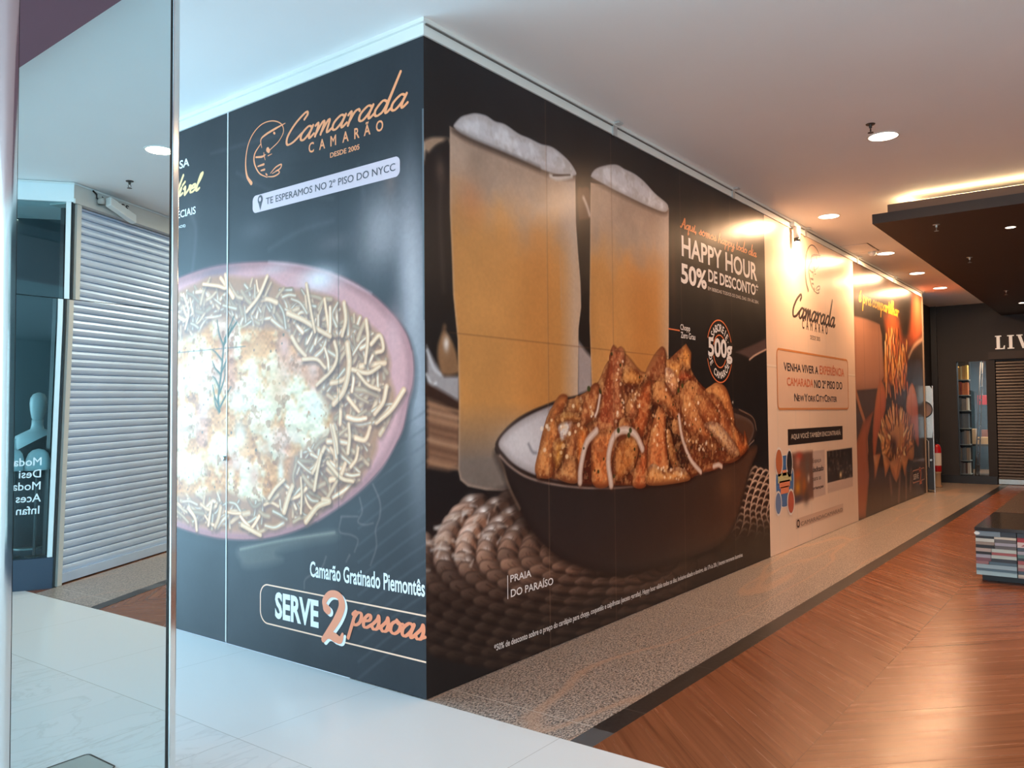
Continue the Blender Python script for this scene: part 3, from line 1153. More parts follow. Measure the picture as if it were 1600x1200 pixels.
for p, r, c, al in [((440, 80), (.09, .11), (240, 226, 206), .8), ((590, 150), (.1, .08), (214, 170, 140), .7), ((100, 30), (.09, .11), (222, 186, 160), .7), ((130, 290), (.08, .11), (250, 240, 228), .8),
                    ((520, 320), (.08, .1), (214, 150, 122), .8), ((680, 300), (.04, .12), (240, 228, 212), .8), ((420, 250), (.09, .08), (226, 160, 140), .6), ((760, 90), (.09, .07), (240, 200, 176), .7), ((230, 220), (.1, .06), (220, 160, 100), .5)]:
    L.blob(c7(*p), r, c, al)
for k in range(150):
    p = (rnd.uniform(0, 2.6), rnd.uniform(.6, 2.0))
    if inside(p, GM):
        r = rnd.uniform(.003, .010)
        L.ell(p, (r, r), rnd.choice([(120, 66, 40), (84, 74, 54), (186, 110, 66)]), .008, .8)
potato(150, lambda p: inside(p, FM) and not inside((p[0]*1.0+(cx-p[0])*.12, p[1]+(cz-p[1])*.12), GM), .10, .22, 1.05)
# single chips that stand out in the photograph
for pts, w in [([(710, 410), (800, 450), (880, 500), (960, 545)], .036), ([(820, 240), (840, 360), (870, 520)], .026), ([(735, 550), (770, 610), (815, 660)], .034), ([(590, 195), (540, 310), (470, 400)], .032),
               ([(1170, 450), (1180, 560), (1165, 700)], .03), ([(1200, 590), (1250, 540), (1270, 620), (1230, 640)], .03), ([(1390, 860), (1320, 970), (1230, 1050)], .036), ([(1060, 590), (1070, 720), (1040, 860), (980, 940)], .046),
               ([(985, 580), (1000, 660), (970, 740), (880, 830)], .03), ([(800, 680), (880, 680), (930, 730)], .028), ([(1090, 740), (1180, 760), (1250, 720)], .03), ([(1040, 350), (1050, 450), (1030, 540)], .034),
               ([(345, 185), (350, 260), (300, 250), (215, 240)], .03), ([(100, 300), (130, 400), (110, 500)], .028), ([(1120, 760), (1180, 830), (1250, 860)], .026), ([(1290, 840), (1270, 930), (1220, 1000)], .034)]:
    P = [c6(*p) for p in pts]
    L.stroke([(a-.01, b-.018) for a, b in P], w, (92, 62, 50), .014, .7)
    L.stroke(P, (w, w*.85), (220, 158, 116), .004, 1, core=(252, 214, 174))
for pts, w in [([(700, 530), (730, 430), (750, 380)], .045), ([(800, 540), (805, 430), (800, 330)], .022), ([(940, 150), (890, 260), (870, 300)], .03), ([(830, 590), (900, 500), (970, 470), (930, 460)], .04),
               ([(130, 510), (170, 570), (180, 640)], .034), ([(450, 610), (540, 660), (560, 670)], .036), ([(250, 610), (260, 540), (270, 480)], .03), ([(990, 20), (1010, 110), (1020, 180)], .03),
               ([(1080, 180), (1090, 90), (1085, 10)], .03), ([(960, 240), (1040, 330), (1110, 350)], .03), ([(610, 450), (650, 390), (700, 340)], .03), ([(880, 400), (900, 280), (920, 190)], .03)]:
    P = [c7(*p) for p in pts]
    L.stroke([(a-.01, b-.016) for a, b in P], w, (96, 66, 52), .014, .7)
    L.stroke(P, (w, w*.85), (220, 160, 118), .004, 1, core=(252, 216, 176))
# rosemary sprig
for pts, w in [([(312, 985), (305, 900), (322, 760), (335, 620), (345, 560), (395, 430)], (.020, .008)), ([(345, 560), (380, 510), (412, 462)], (.022, .01)), ([(335, 600), (310, 530), (298, 450)], (.014, .006)),
               ([(330, 690), (290, 640), (270, 625)], (.012, .005)), ([(320, 770), (285, 730), (270, 690)], (.014, .006)), ([(322, 760), (350, 690), (362, 630)], (.014, .006)), ([(315, 860), (290, 800), (272, 780)], (.014, .005)),
               ([(312, 880), (340, 790), (345, 700)], (.014, .006)), ([(308, 950), (285, 900), (272, 830)], (.014, .006)), ([(315, 960), (350, 890), (380, 840)], (.014, .005)), ([(310, 985), (290, 950), (282, 900)], (.016, .006)), ([(340, 590), (365, 540), (385, 480)], (.016, .008))]:
    P = [c6(*p) for p in pts]
    L.stroke([(a+.006, b-.006) for a, b in P], w, (90, 76, 50), .01, .5)
    L.stroke(P, w, (40, 56, 38), .003, 1, core=(72, 92, 62))
# knife handle and crackle in the table
L.poly([c7(430, 750), c7(620, 705), c7(830, 672), c7(1000, 648), c7(1010, 690), c7(840, 725), c7(660, 775), c7(690, 820), c7(560, 855), c7(470, 862), c7(440, 830)], (112, 108, 98), .03, .6, True, edge=(80, 80, 80), ew=.03, ea=.5)
L.stroke([c7(440, 755), c7(640, 712), c7(830, 680), c7(1000, 655)], .012, (176, 168, 150), .012, .7)
for pts in [[(1230, 370), (1270, 470), (1270, 560), (1245, 640), (1250, 740), (1215, 850)], [(1150, 450), (1165, 530), (1140, 590), (1180, 610), (1230, 600)], [(1040, 570), (1030, 650), (1100, 670), (1140, 700), (1120, 770)], [(1090, 790), (1070, 830)], [(950, 800), (920, 870), (830, 930), (820, 990)], [(1040, 560), (1140, 560)]]:
    L.stroke([c7(*p) for p in pts], (.010, .006), (120, 104, 102), .008, .75)
L.C *= (0.97+0.06*nz3)[..., None]
# sheet joints
for yj, al in ((0.689, .45), (1.8, .7)):
    L.stroke([(yj, 0.0), (yj, 3.6)], .006, (30, 34, 38), .004, al, smooth=False)
zj = LP(300, 549)[1]
L.stroke([(1.6, zj), (2.62, zj)], .005, (60, 62, 60), .004, .8, smooth=False)

bl_ = thing('advertising_hoarding', 'hoarding face with a shrimp gratin pan print, turned to the white tiled aisle', 'hoarding', (0, 0, 0))
cut = int(round((1.80-0.0)/L.du))
backing = pmat('hoarding_board', rgb(44, 46, 50), 0.5)
MB().box(0.004, 0.05, 0.004, 1.797, 0.008, ZT).build('board', backing, bl_)
L.build('printed_sheet', 0, 0.0, bl_, (0, cut+1))
dr = MB().box(0.004, 0.05, 1.803, 2.66, 0.012, ZT).build('door', backing, bl_)
L.build('printed_sheet', 0, 0.0, dr, (cut+1, L.nu))
MB().box(-0.004, 0.004, 1.797, 1.806, 0.012, ZT).build('door_edge', pmat('edge_glint', rgb(226, 232, 232), 0.4), bl_)  # near-white strip: light caught on the door edge put into its colour
MB().box(-0.0015, 0.0, 0.0, 0.011, LP(662, 500)[1], LP(660, 170)[1]).build('corner_bead', ink(92, 98, 104), bl_)
lk = LP(352, 713)
m_ = MB().box(-0.006, 0.0, lk[0]-0.022, lk[0]+0.022, lk[1]+0.0, lk[1]+0.022)
m_.lathe([(0.013, -0.024), (0.016, -0.02), (0.016, -0.004)], 16, (0, lk[0]-.004, lk[1]-0.012), 'x')
m_.build('lock', M['steel'], bl_)
MB().box(0.004, 0.05, 2.665, 4.6, 0.008, ZT).build('board', backing, bl_)

LIGHT, PEACH, LILAC = (236, 240, 240), (246, 158, 106), (216, 196, 204)
CREAM = (250, 212, 146)
prawn('L', (384, 289), (446, 181), .012, ink(*PEACH), bl_)
script('Camarada', 'L', (449, 227), (637, 108), .0165, ink(*PEACH), bl_, slant=.55, contrast=.3)
text('CAMARÃO', 'L', (482.5, 240), (599, 182), ink(*PEACH), bl_, bold=.02, spacing=1.9)
text('DESDE 2005', 'L', (516, 247), (562, 225), ink(*PEACH), bl_, bold=.02)
(u0, z0), (u1, z1) = LP(395, 334), LP(625, 245)
zb, zt_ = LP(395, 334)[1], LP(395, 307)[1]
plate = rounded(u0, u1, zb, zt_, .035)
flat('caption_plate', 'L', plate, [tuple(range(len(plate)))], ink(*LILAC), bl_)
text('TE ESPERAMOS NO 2º PISO DO NYCC', 'L', (416, 320), (618, 254.5), ink(72, 70, 78), bl_, bold=.004, off=LIFT*2)
pc = LP(407, 316)
pin_ = []
for k in range(25):
    a_ = math.radians(-50+280*k/24)
    pin_.append((pc[0]+.026*math.cos(a_), pc[1]+.016+.030*math.sin(a_)))
pin_.append((pc[0], pc[1]-.052))
pin_in = [(pc[0]+.012*math.cos(math.radians(-a_)), pc[1]+.018+.014*math.sin(math.radians(-a_))) for a_ in range(0, 360, 15)]
flat('map_pin', 'L', pin_, [tuple(range(len(pin_)))], ink(72, 70, 78), bl_, LIFT*2)
flat('map_pin_eye', 'L', pin_in, [tuple(range(len(pin_in)))], ink(*LILAC), bl_, LIFT*3)
text('SSA', 'L', (274.5, 266.5), (296, 246), ink(*LIGHT), dr, bold=.02)
script('dível', 'L', (268, 310), (317, 264), .020, ink(*CREAM), dr, slant=.5)
text('ECIAIS', 'L', (277, 342), (306, 322), ink(*LIGHT), dr, bold=.015)
text('DOS)', 'L', (277, 359), (290, 350), ink(*LIGHT), dr, bold=.01)
text('Camarão Gratinado Piemontês', 'L', (484.5, 901), (664, 905), ink(*LIGHT), bl_, bold=.02)
# pill outline, SERVE 2 pessoas
(pu, pz0), pz1 = LP(407, 968), LP(407, 920)[1]
zt2, zb2 = LP(430, 916)[1], LP(430, 977)[1]
r_ = (zt2-zb2)/2*.62
pts = [(0.0, zt2), (pu-r_, zt2)]
for k in range(13):
    a_ = math.radians(90-90*k/12)
    pts.append((pu-r_+r_*math.cos(a_), zt2-r_+r_*math.sin(a_)))
for k in range(13):
    a_ = math.radians(-90*k/12)
    pts.append((pu-r_+r_*math.cos(a_), zb2+r_+r_*math.sin(a_)))
pts += [(pu-r_, zb2), (0.0, zb2)]
P_ = np.array(pts)
T_ = np.gradient(P_, axis=0)
T_ /= np.hypot(T_[:, 0], T_[:, 1])[:, None]+1e-9
N_ = np.stack([-T_[:, 1], T_[:, 0]], 1)*.0045
vs = [tuple(p) for p in P_+N_]+[tuple(p) for p in P_-N_]
n_ = len(pts)
flat('caption_outline', 'L', vs, [(k, k+1, n_+k+1, n_+k) for k in range(n_-1)], ink(250, 206, 176), bl_)
text('SERVE', 'L', (430, 966), (498, 938), ink(*LIGHT), bl_, bold=.035)
two = [(508, 950, .7), (508, 938, 1.0), (517, 928, 1.0), (530, 931, 1.1), (535, 946, 1.35), (528, 966, 1.35), (514, 988, 1.1), (506, 999, .9)]
foot = [(505, 1000, .5), (514, 992, 1.1), (524, 996, 1.4), (532, 1000, 1.0), (536, 991, .5)]
for dx, dy, c, o_, nm in ((3.5, 3.5, LIGHT, LIFT*2, 'numeral_shadow'), (0, 0, PEACH, LIFT*3, 'numeral')):
    st = [[(*LP(a+dx, b+dy), w) for a, b, w in two], [(*LP(a+dx, b+dy), w) for a, b, w in foot], [(*LP(a+dx, b+dy), w) for a, b, w in [(510, 950, 1.3), (513, 953, 1.3)]]]
    vs, fs = ribbon(st, .040)
    flat(nm, 'L', vs, fs, ink(*(c if nm != 'numeral' else (240, 150, 112))), bl_, o_)
script('pessoas', 'L', (544.5, 996), (665, 978), .021, ink(240, 140, 98), bl_, off=LIFT*2, slant=.45, contrast=.4)

# ------------------------------------------------------------------ first picture on the long face: beer and fried shrimp
def a1(X, Y):
    return RP(640+X/3.75, 160+Y/3.75)


def a2(X, Y):
    return RP(640+X/3.75, 460+Y/3.75)


def a3(X, Y):
    return RP(820+X/4, 500+Y/4)


def a4(X, Y):
    return RP(640+X/3.529, 760+Y/3.529)


def a7(X, Y):
    return RP(960+X/5.4536, 700+Y/5.4536)


X1, X2, X3 = 5.10, 8.47, 13.035
R = Canvas(0.0, X1, 0.004, ZT, 0.0068, 0.005, (33, 30, 31))
nA, nB, nC = R.noise(.6, 21, 3), R.noise(.07, 22, 3), R.noise(.025, 23, 2)
R.C *= (0.85+0.3*nA)[..., None]
for (x, y), r, c, al in [((800, 120), (1.0, .25), (44, 43, 48), .5), ((1052, 420), (.06, .5), (74, 50, 40), .6), ((1150, 560), (.8, .5), (40, 34, 32), .6)]:
    R.blob(RP(x, y), r, c, al)
# mug handle, bench and log at the left edge
R.poly([a1(82, 240), a1(110, 212), a1(160, 203), a1(232, 212), a1(232, 245), a1(180, 240), a1(140, 270), a1(100, 330), a1(82, 360)], (176, 146, 122), .012, .9, True)
R.stroke([a1(80, 235), a1(84, 330)], .012, (232, 232, 226), .01, .9)
R.poly([a1(85, 380), a1(120, 290), a1(180, 245), a1(235, 240), a1(235, 640), a1(250, 1200), a1(95, 1200)], (30, 26, 27), .015, 1, True)
R.blob(a1(180, 400), (.05, .09), (92, 74, 66), .8)
R.stroke([a1(185, 430), a1(180, 700), a1(200, 1100)], .03, (62, 52, 50), .02, .7)
R.poly([a2(100, 300), a2(150, 400), a2(205, 480), a2(290, 480), a2(290, 660), a2(180, 590), a2(105, 560)], (170, 168, 172), .015, .95)
R.stroke([a2(205, 190), a2(190, 300), a2(195, 440)], .02, (150, 110, 78), .02, .8)
R.poly([a2(170, 280), a2(210, 220), a2(260, 300), a2(285, 400), a2(285, 460), a2(200, 470), a2(165, 380)], (150, 112, 80), .015, .9, True)
R.blob(a2(215, 290), (.03, .05), (232, 226, 220), .9)
R.stroke([a2(103, 330), a2(140, 430), a2(180, 470)], .016, (208, 214, 220), .01, .8)
R.stroke([a2(100, 470), a2(130, 530), a2(155, 520)], .016, (220, 226, 230), .01, .8)
R.stroke([a2(105, 560), a2(180, 600), a2(290, 665)], .07, (58, 40, 34), .015, 1)
R.poly([a2(105, 610), a2(180, 640), a2(290, 700), a2(290, 1010), a2(230, 1030), a2(105, 1010)], (140, 104, 82), .02, 1)
for k in range(9):
    y = 640+k*42
    R.stroke([a2(108, y), a2(200, y+25), a2(288, y+45)], rnd.uniform(.01, .03), rnd.choice([(176, 136, 106), (104, 74, 58), (190, 152, 122)]), .012, .7)


def glass_of_beer(body, foam, liquid, seed, clip):
    """frosted straight glass: smoky top, amber beer, cloudy foot, ragged cap of foam"""
    w = R.win(body, .02)
    d_ = R.sd(body, w)
    al = np.clip(.5-d_/.012, 0, 1)
    u0_, u1_ = body[:, 0].min(), body[:, 0].max()
    s_ = (R.U[w]-u0_)/(u1_-u0_)
    z_ = R.V[w]
    zl, zf, zc = liquid
    nn = R.noise(.22, seed, 3)[w]
    lvl = zl+(nn-.5)*.30
    k = np.clip((lvl-z_)/.42+.5, 0, 1)[..., None]
    k = k*k*(3-2*k)
    smoke = np.array([176, 150, 132.])*(.88+.22*nn)[..., None]
    am = np.array([206, 146, 84.])*(.92+.14*R.noise(.3, seed+1, 2)[w])[..., None]
    am = am*(1-.16*np.abs(s_-.45)[..., None])
    deep = np.array([186, 116, 56.])
    am = am*(1-.45*np.exp(-((s_-.62)/.2)**2)[..., None])+deep*(.45*np.exp(-((s_-.62)/.2)**2)[..., None])
    c = smoke*(1-k)+am*k
    f = np.clip((zf-z_)/.34+.5, 0, 1)[..., None]
    c = c*(1-f)+(np.array([120, 108, 100.])*(.9+.2*nn[..., None]))*f
    fr = np.clip((s_-.80)/.14, 0, 1)[..., None]*clip
    c = c*(1-fr*.62)+np.array([196, 180, 172.])*fr*.62
    e = np.clip(1+d_/.022, 0, 1)[..., None]*.5
    c = c*(1-e)+np.array([206, 178, 156.])*e
    R.put(w, al, c)
    R.poly([(a_-.0, b_-.03) for a_, b_ in foam], (96, 78, 68), .02, .8, True)
    R.poly(foam, (206, 202, 206), .007, 1, True, edge=(160, 150, 148), ew=.05, ea=.55)
    wf = R.win(foam, .02)
    df = R.sd(catmull(foam, True, 6), wf)
    R.put(wf, np.clip(-df/.02, 0, 1)*np.clip((R.noise(.07, seed+2, 3)[wf]-.5)*3, 0, .7), (178, 170, 166))
    R.put(wf, np.clip(-df/.03, 0, 1)*np.clip((.5-R.noise(.09, seed+3, 3)[wf])*4, 0, .9), (226, 224, 228))


b1 = np.array([RP(*p) for p in [(702.7, 197), (702.7, 262), (703, 330), (706, 400), (708, 460), (715, 530), (717, 620), (716, 735), (719, 750), (731, 760), (760, 766), (800, 768), (850, 766), (880, 740), (903, 680),
                                (903, 600), (904, 513), (908, 480), (907, 440), (903, 392), (900, 347), (899, 275), (860, 268), (811, 248), (741, 219)]])
f1 = [a1(*p) for p in [(262, 130), (300, 88), (345, 72), (390, 65), (450, 80), (500, 112), (560, 130), (640, 185), (700, 210), (770, 245), (840, 265), (920, 330), (965, 390), (972, 425), (900, 425), (800, 400), (640, 330), (500, 270), (380, 220), (300, 180), (265, 150)]]
b2 = np.array([RP(*p) for p in [(922.7, 285), (922, 400), (921, 500), (926, 640), (1044, 640), (1045, 500), (1045, 325), (1030, 325), (990, 310), (950, 290)]])
f2 = [a1(*p) for p in [(1065, 425), (1080, 400), (1105, 383), (1140, 372), (1180, 365), (1220, 368), (1260, 392), (1300, 410), (1340, 435), (1380, 470), (1420, 515), (1450, 545), (1512, 600), (1500, 640), (1430, 620), (1300, 560), (1180, 500), (1075, 442)]]
# second glass stands behind: handle, then body
R.poly([a1(985, 520), a1(1010, 500), a1(1055, 515), a1(1055, 700), a1(1000, 720)], (92, 66, 56), .012, .9, True)
R.stroke([a1(1020, 560), a1(1040, 610), a1(1055, 660)], .03, (190, 176, 170), .012, .9)
R.poly([a1(992, 690), a1(1055, 680), a1(1060, 1200), a1(1000, 1200)], (44, 34, 31), .012, 1)
R.poly([a2(995, 30), a2(1060, 0), a2(1062, 355), a2(1030, 330), a2(1000, 250), a2(988, 120)], (34, 27, 26), .012, 1, True)
R.poly([a2(985, 270), a2(1040, 340), a2(1068, 370), a2(1068, 560), a2(985, 590)], (168, 152, 148), .02, .95)
glass_of_beer(b2, f2, (RP(980, 395)[1], .3, 0), 41, .7)
glass_of_beer(b1, f1, (RP(800, 345)[1], RP(800, 672)[1], 0), 51, 1.0)
R.blob(a1(360, 580), (.16, .16), (196, 128, 84), .6)
R.stroke([a1(880, 900), a1(885, 1000), a1(890, 1200)], .012, (190, 150, 116), .012, .6)
R.stroke([a1(825, 430), a1(870, 445), a1(950, 432)], .03, (214, 208, 206), .01, .8)
R.stroke([a1(840, 428), a1(940, 425)], .010, (50, 40, 36), .006, .9)
R.stroke([a1(250, 160), a1(380, 228), a1(560, 302), a1(760, 388)], .022, (70, 56, 50), .02, .75)

# plaited straw mat: rings of overlapping leaf-shaped strands, lit from the upper left
R.poly([RP(*p) for p in [(668, 838), (700, 802), (745, 780), (790, 764), (830, 752), (1100, 800), (1130, 880), (1000, 960), (800, 1010), (668, 1010)]], (34, 26, 25), .04, .9)
for k in range(10, -1, -1):
    ax, by = (262+118*k)/3.529, (96+56*k)/3.529
    steps = int(14+4.2*k)
    for j in range(steps):
        th = math.radians(262-(262-8)*(j+.5*(k % 2))/steps)
        ct, st = math.cos(th), math.sin(th)
        px, py = 937+ax*ct, 866+by*st*(1.0 if st > 0 else 1.28)
        if py-3 < np.interp(px, [664, 700, 745, 790, 830, 900], [838, 802, 780, 764, 752, 740]):
            continue
        if px < 632 or px > 1150:
            continue
        # tangent direction along the ring and outward direction, in photo pixels
        tx, ty = -ax*st, by*ct
        tl = math.hypot(tx, ty)+1e-6
        tx, ty = tx/tl, ty/tl
        ln = 2*math.pi*math.hypot(ax, by)*.71/steps*.62
        ox, oy = ct, st*.8
        wd = (118*abs(ct)+58*abs(st))/3.529*.56
        hi = math.exp(-(((px-712)/78)**2+((py-826)/50)**2))
        mid = math.exp(-(((px-880)/190)**2+((py-885)/44)**2))
        g = min(1.15, .24+.62*mid+1.0*hi)*rnd.uniform(.72, 1.1)
        base = (30+92*g, 24+62*g, 23+46*g)
        lit_ = (34+150*g+70*hi, 27+114*g+84*hi, 25+92*g+92*hi)
        q = [(px-tx*ln-ox*wd*.2, py-ty*ln-oy*wd*.2), (px-tx*ln*.3-ox*wd, py-ty*ln*.3-oy*wd), (px+tx*ln*.7-ox*wd*.6, py+ty*ln*.7-oy*wd*.6), (px+tx*ln*1.15+ox*wd*.3, py+ty*ln*1.15+oy*wd*.3), (px+tx*ln*.3+ox*wd*.95, py+ty*ln*.3+oy*wd*.95), (px-tx*ln*.7+ox*wd*.6, py-ty*ln*.7+oy*wd*.6)]
        q = [RP(*p) for p in q]
        R.poly(q, base, .010, 1, True, edge=(24, 18, 18), ew=.035, ea=.85, lit=(lit_, (-.5, .8), .95))
        if hi > .2 and rnd.random() < .85:
            R.blob(RP(px-ln*.2, py-wd*.3), (.045, .034), (246, 242, 240), min(1, .35+hi*1.1))
        for _ in range(2):
            o_ = rnd.uniform(-.5, .5)
            R.stroke([RP(px-tx*ln*.6+ox*wd*o_, py-ty*ln*.6+oy*wd*o_), RP(px+tx*ln*.6+ox*wd*o_, py+ty*ln*.6+oy*wd*o_)], .006, tuple(c*.7 for c in base), .005, .5)
for _ in range(75):
    px, py = rnd.gauss(715, 36), rnd.gauss(826, 30)
    if py-6 < np.interp(px, [664, 700, 745, 790, 830, 900], [838, 802, 780, 764, 752, 740]) or px < 667 or px > 800:
        continue
    a_ = rnd.uniform(-1.2, .4)
    dx, dy = rnd.uniform(3, 8)*math.cos(a_), rnd.uniform(3, 8)*math.sin(a_)
    R.stroke([RP(px-dx, py-dy), RP(px+dx, py+dy)], (rnd.uniform(.012, .026), .006), rnd.choice([(216, 204, 194), (176, 146, 126), (226, 220, 216)]), .010, .55, smooth=False)
# open lattice of the mat on the right of the bowl
R.poly([a7(1120, 260), a7(1150, 190), a7(1200, 180), a7(1260, 215), a7(1310, 290), a7(1325, 900), a7(1000, 900), a7(900, 840), a7(1040, 620)], (46, 33, 29), .02, 1, True)
arc0 = catmull([(1172, 176), (1125, 280), (1085, 400), (1060, 520), (1040, 630), (980, 750), (880, 850)], False, 6)
for k in range(7):
    P = [(x+k*46+max(0, y-500)*.10*k, y+k*14) for x, y in arc0]
    for (x, y), (x2, y2) in zip(P[:-1], P[1:]):
        if x > 1330:
            continue
        f_ = max(.16, min(1.0, 1.15-max(0, y-430)/380))
        R.stroke([a7(x, y), a7(x2, y2)], .020, (190*f_+20, 160*f_+14, 138*f_+12), .008, .9, smooth=False, core=(226*f_+16, 200*f_+12, 178*f_+10))
    for j in range(0, len(P)-2, 3):
        x, y = P[j]
        if x > 1320:
            continue
        f_ = max(.14, min(1.0, 1.1-max(0, y-430)/380))*rnd.uniform(.75, 1)
        R.stroke([a7(x+2, y), a7(x+26, y-16), a7(x+50, y-6)], (.034, .018), (180*f_+20, 148*f_+14, 126*f_+12), .010, .9, core=(224*f_+16, 196*f_+12, 172*f_+10))
R.put((slice(None), slice(None)), np.clip((.40-R.V)/.25, 0, 1)*np.clip((R.U-3.0)/.4, 0, 1)*.8, (36, 27, 25))
# bowl
body = [RP(*p) for p in [(776, 700), (783, 725), (799, 762), (827, 820), (855, 854), (889, 877), (935, 892), (980, 894), (1030, 885), (1070, 873), (1112, 857), (1136, 840), (1151, 811), (1162, 774), (1171, 738), (1181, 695), (1100, 735), (960, 755), (830, 745)]]
R.poly([(a_, b_-.03) for a_, b_ in body], (24, 18, 18), .04, .8, True)
bx0, bx1 = RP(800, 800)[0], RP(1170, 800)[0]
R.poly(body, lambda U, V: (lambda s: np.array([46, 38, 37.])*(1-s[..., None])+np.array([86, 56, 42.])*s[..., None])(np.clip((U-bx0)/(bx1-bx0), 0, 1)**2), .008, 1, True, edge=(34, 27, 26), ew=.06, ea=.6)
R.stroke([RP(778, 712), RP(786, 730), RP(796, 762), RP(812, 795)], .016, (132, 106, 88), .012, .7)
R.blob(RP(1135, 760), (.22, .16), (112, 74, 50), .6)
rim = [(775, 690), (781, 712), (800, 731), (830, 748), (880, 759), (940, 763), (1000, 759), (1060, 749), (1110, 735), (1150, 715), (1176, 690), (1182, 670), (1178, 654), (1160, 641), (1130, 633), (1060, 612), (980, 608), (900, 618), (850, 633), (805, 656)]
R.poly([RP(*p) for p in rim], (50, 38, 35), .008, 1, True)
ri2 = [(780, 690), (790, 711), (812, 730), (850, 746), (900, 754), (960, 756), (1020, 752), (1080, 740), (1130, 722), (1165, 700), (1178, 674), (1170, 655), (1130, 640), (1060, 618), (980, 613), (900, 624), (850, 639), (808, 661)]
ix0, ix1 = RP(785, 700)[0], RP(930, 700)[0]
R.poly([RP(*p) for p in ri2], lambda U, V: (lambda s: np.array([196, 190, 194.])*(1-s[..., None])+np.array([84, 58, 46.])*s[..., None])(np.clip((U-ix0)/(ix1-ix0)-.35, 0, 1)), .008, 1, True, edge=(120, 108, 106), ew=.05, ea=.5)
R.blob(RP(905, 640), (.28, .05), (150, 146, 150), .8)
R.blob(RP(815, 690), (.22, .12), (224, 220, 222), .6)
R.stroke([RP(826, 694), RP(832, 706), RP(838, 708)], .014, (90, 88, 96), .012, .7)
R.stroke([RP(781, 712), RP(800, 731), RP(830, 748), RP(880, 759), RP(940, 763), RP(1000, 759), RP(1060, 749), RP(1110, 735), RP(1150, 715), RP(1178, 688)], .012, (176, 150, 138), .008, .9)
R.stroke([RP(1182, 672), RP(1176, 652), RP(1155, 640)], .014, (150, 118, 100), .008, .8)

# fried shrimp heap
def piece(pts, col, lit=None, edge=(88, 40, 24), ew=.055, ea=.8, soft=.006, f=a3, smooth=True):
    P = [f(*p) for p in pts]
    R.poly([(a_+.012, b_-.012) for a_, b_ in P], (44, 20, 15), .025, .75, smooth)
    R.poly(P, col, soft, 1, smooth, edge=edge, ew=ew, ea=ea, lit=lit or ((236, 176, 112), (-.7, .5), .7))


piece([(70, 950), (160, 560), (330, 480), (450, 400), (520, 260), (620, 210), (750, 330), (860, 190), (890, 250), (1000, 170), (1030, 300), (1130, 430), (1210, 400), (1280, 500), (1310, 650), (1390, 760), (1380, 830), (1300, 890), (1100, 955), (1000, 1005), (770, 1030), (560, 1032), (340, 1015), (150, 985)], (112, 56, 34))
piece([(755, 335), (790, 250), (830, 190), (862, 168), (882, 220), (872, 370), (800, 372)], (158, 96, 62))
piece([(885, 250), (960, 250), (972, 200), (985, 168), (1008, 150), (1040, 205), (1036, 300), (1010, 310), (985, 285), (960, 380), (925, 430), (888, 370)], (216, 146, 78), smooth=False)
piece([(980, 312), (1045, 355), (1010, 378), (940, 380)], (198, 84, 52), smooth=False)
piece([(880, 300), (940, 330), (960, 420), (925, 470), (885, 400)], (214, 150, 108), lit=((244, 214, 190), (-.5, .4), .8))
piece([(1130, 445), (1165, 410), (1205, 393), (1260, 430), (1300, 560), (1306, 665), (1250, 570), (1190, 490)], (204, 128, 72))
piece([(970, 480), (1000, 400), (1040, 380), (1080, 400), (1130, 450), (1210, 480), (1260, 590), (1320, 690), (1362, 830), (1280, 892), (1150, 855), (1040, 720), (990, 600)], (186, 110, 66), ew=.09)
R.poly([a3(*p) for p in [(1080, 690), (1130, 740), (1200, 720), (1270, 800), (1300, 850), (1180, 865), (1090, 830), (1050, 760)]], (98, 48, 30), .03, .9, True)
piece([(1290, 640), (1330, 700), (1365, 760), (1372, 690), (1392, 770), (1385, 815), (1340, 850), (1310, 760)], (196, 102, 52))
piece([(1060, 480), (1120, 470), (1180, 520), (1220, 600), (1180, 690), (1120, 640), (1080, 560)], (170, 96, 56))
piece([(1120, 660), (1200, 640), (1290, 740), (1340, 830), (1300, 850), (1210, 760)], (214, 168, 128), lit=((244, 226, 204), (.4, .6), .8))
piece([(800, 410), (850, 385), (890, 420), (930, 500), (985, 630), (955, 640), (880, 540), (815, 510)], (200, 122, 72))
piece([(610, 325), (660, 290), (690, 310), (742, 362), (705, 405), (620, 402)], (208, 134, 66))
R.poly([a3(*p) for p in [(620, 400), (705, 408), (660, 480), (625, 470)]], (94, 46, 32), .015, 1)
piece([(640, 540), (660, 500), (690, 490), (720, 440), (775, 380), (792, 425), (782, 560), (742, 722), (690, 680), (640, 600)], (186, 96, 54))
piece([(640, 520), (670, 490), (700, 540), (695, 600), (650, 610)], (204, 126, 82))
R.poly([a3(*p) for p in [(800, 520), (900, 600), (960, 650), (1010, 780), (1040, 890), (940, 945), (880, 880), (800, 640)]], (62, 33, 25), .02, 1, True)
R.poly([a3(*p) for p in [(390, 740), (445, 740), (440, 1000), (350, 1020), (330, 900)]], (82, 36, 25), .02, 1, True)
piece([(240, 880), (290, 700), (340, 560), (380, 470), (430, 400), (466, 408), (462, 500), (430, 620), (385, 650), (330, 760), (310, 900)], (178, 104, 62))
piece([(66, 950), (105, 760), (165, 570), (195, 500), (230, 465), (266, 478), (252, 540), (205, 620), (218, 720), (185, 820), (165, 980)], (206, 124, 66))
piece([(190, 605), (225, 585), (270, 577), (340, 598), (336, 632), (250, 636), (200, 650)], (224, 156, 82), lit=((246, 202, 130), (-.3, .7), .8))
piece([(305, 540), (320, 480), (345, 490), (350, 560), (325, 580)], (212, 140, 78))
piece([(430, 700), (462, 580), (490, 440), (520, 300), (530, 220), (552, 158), (575, 180), (600, 168), (622, 205), (612, 300), (602, 420), (622, 600), (578, 645), (560, 700)], (176, 98, 64), lit=((216, 150, 104), (.6, .3), .8))
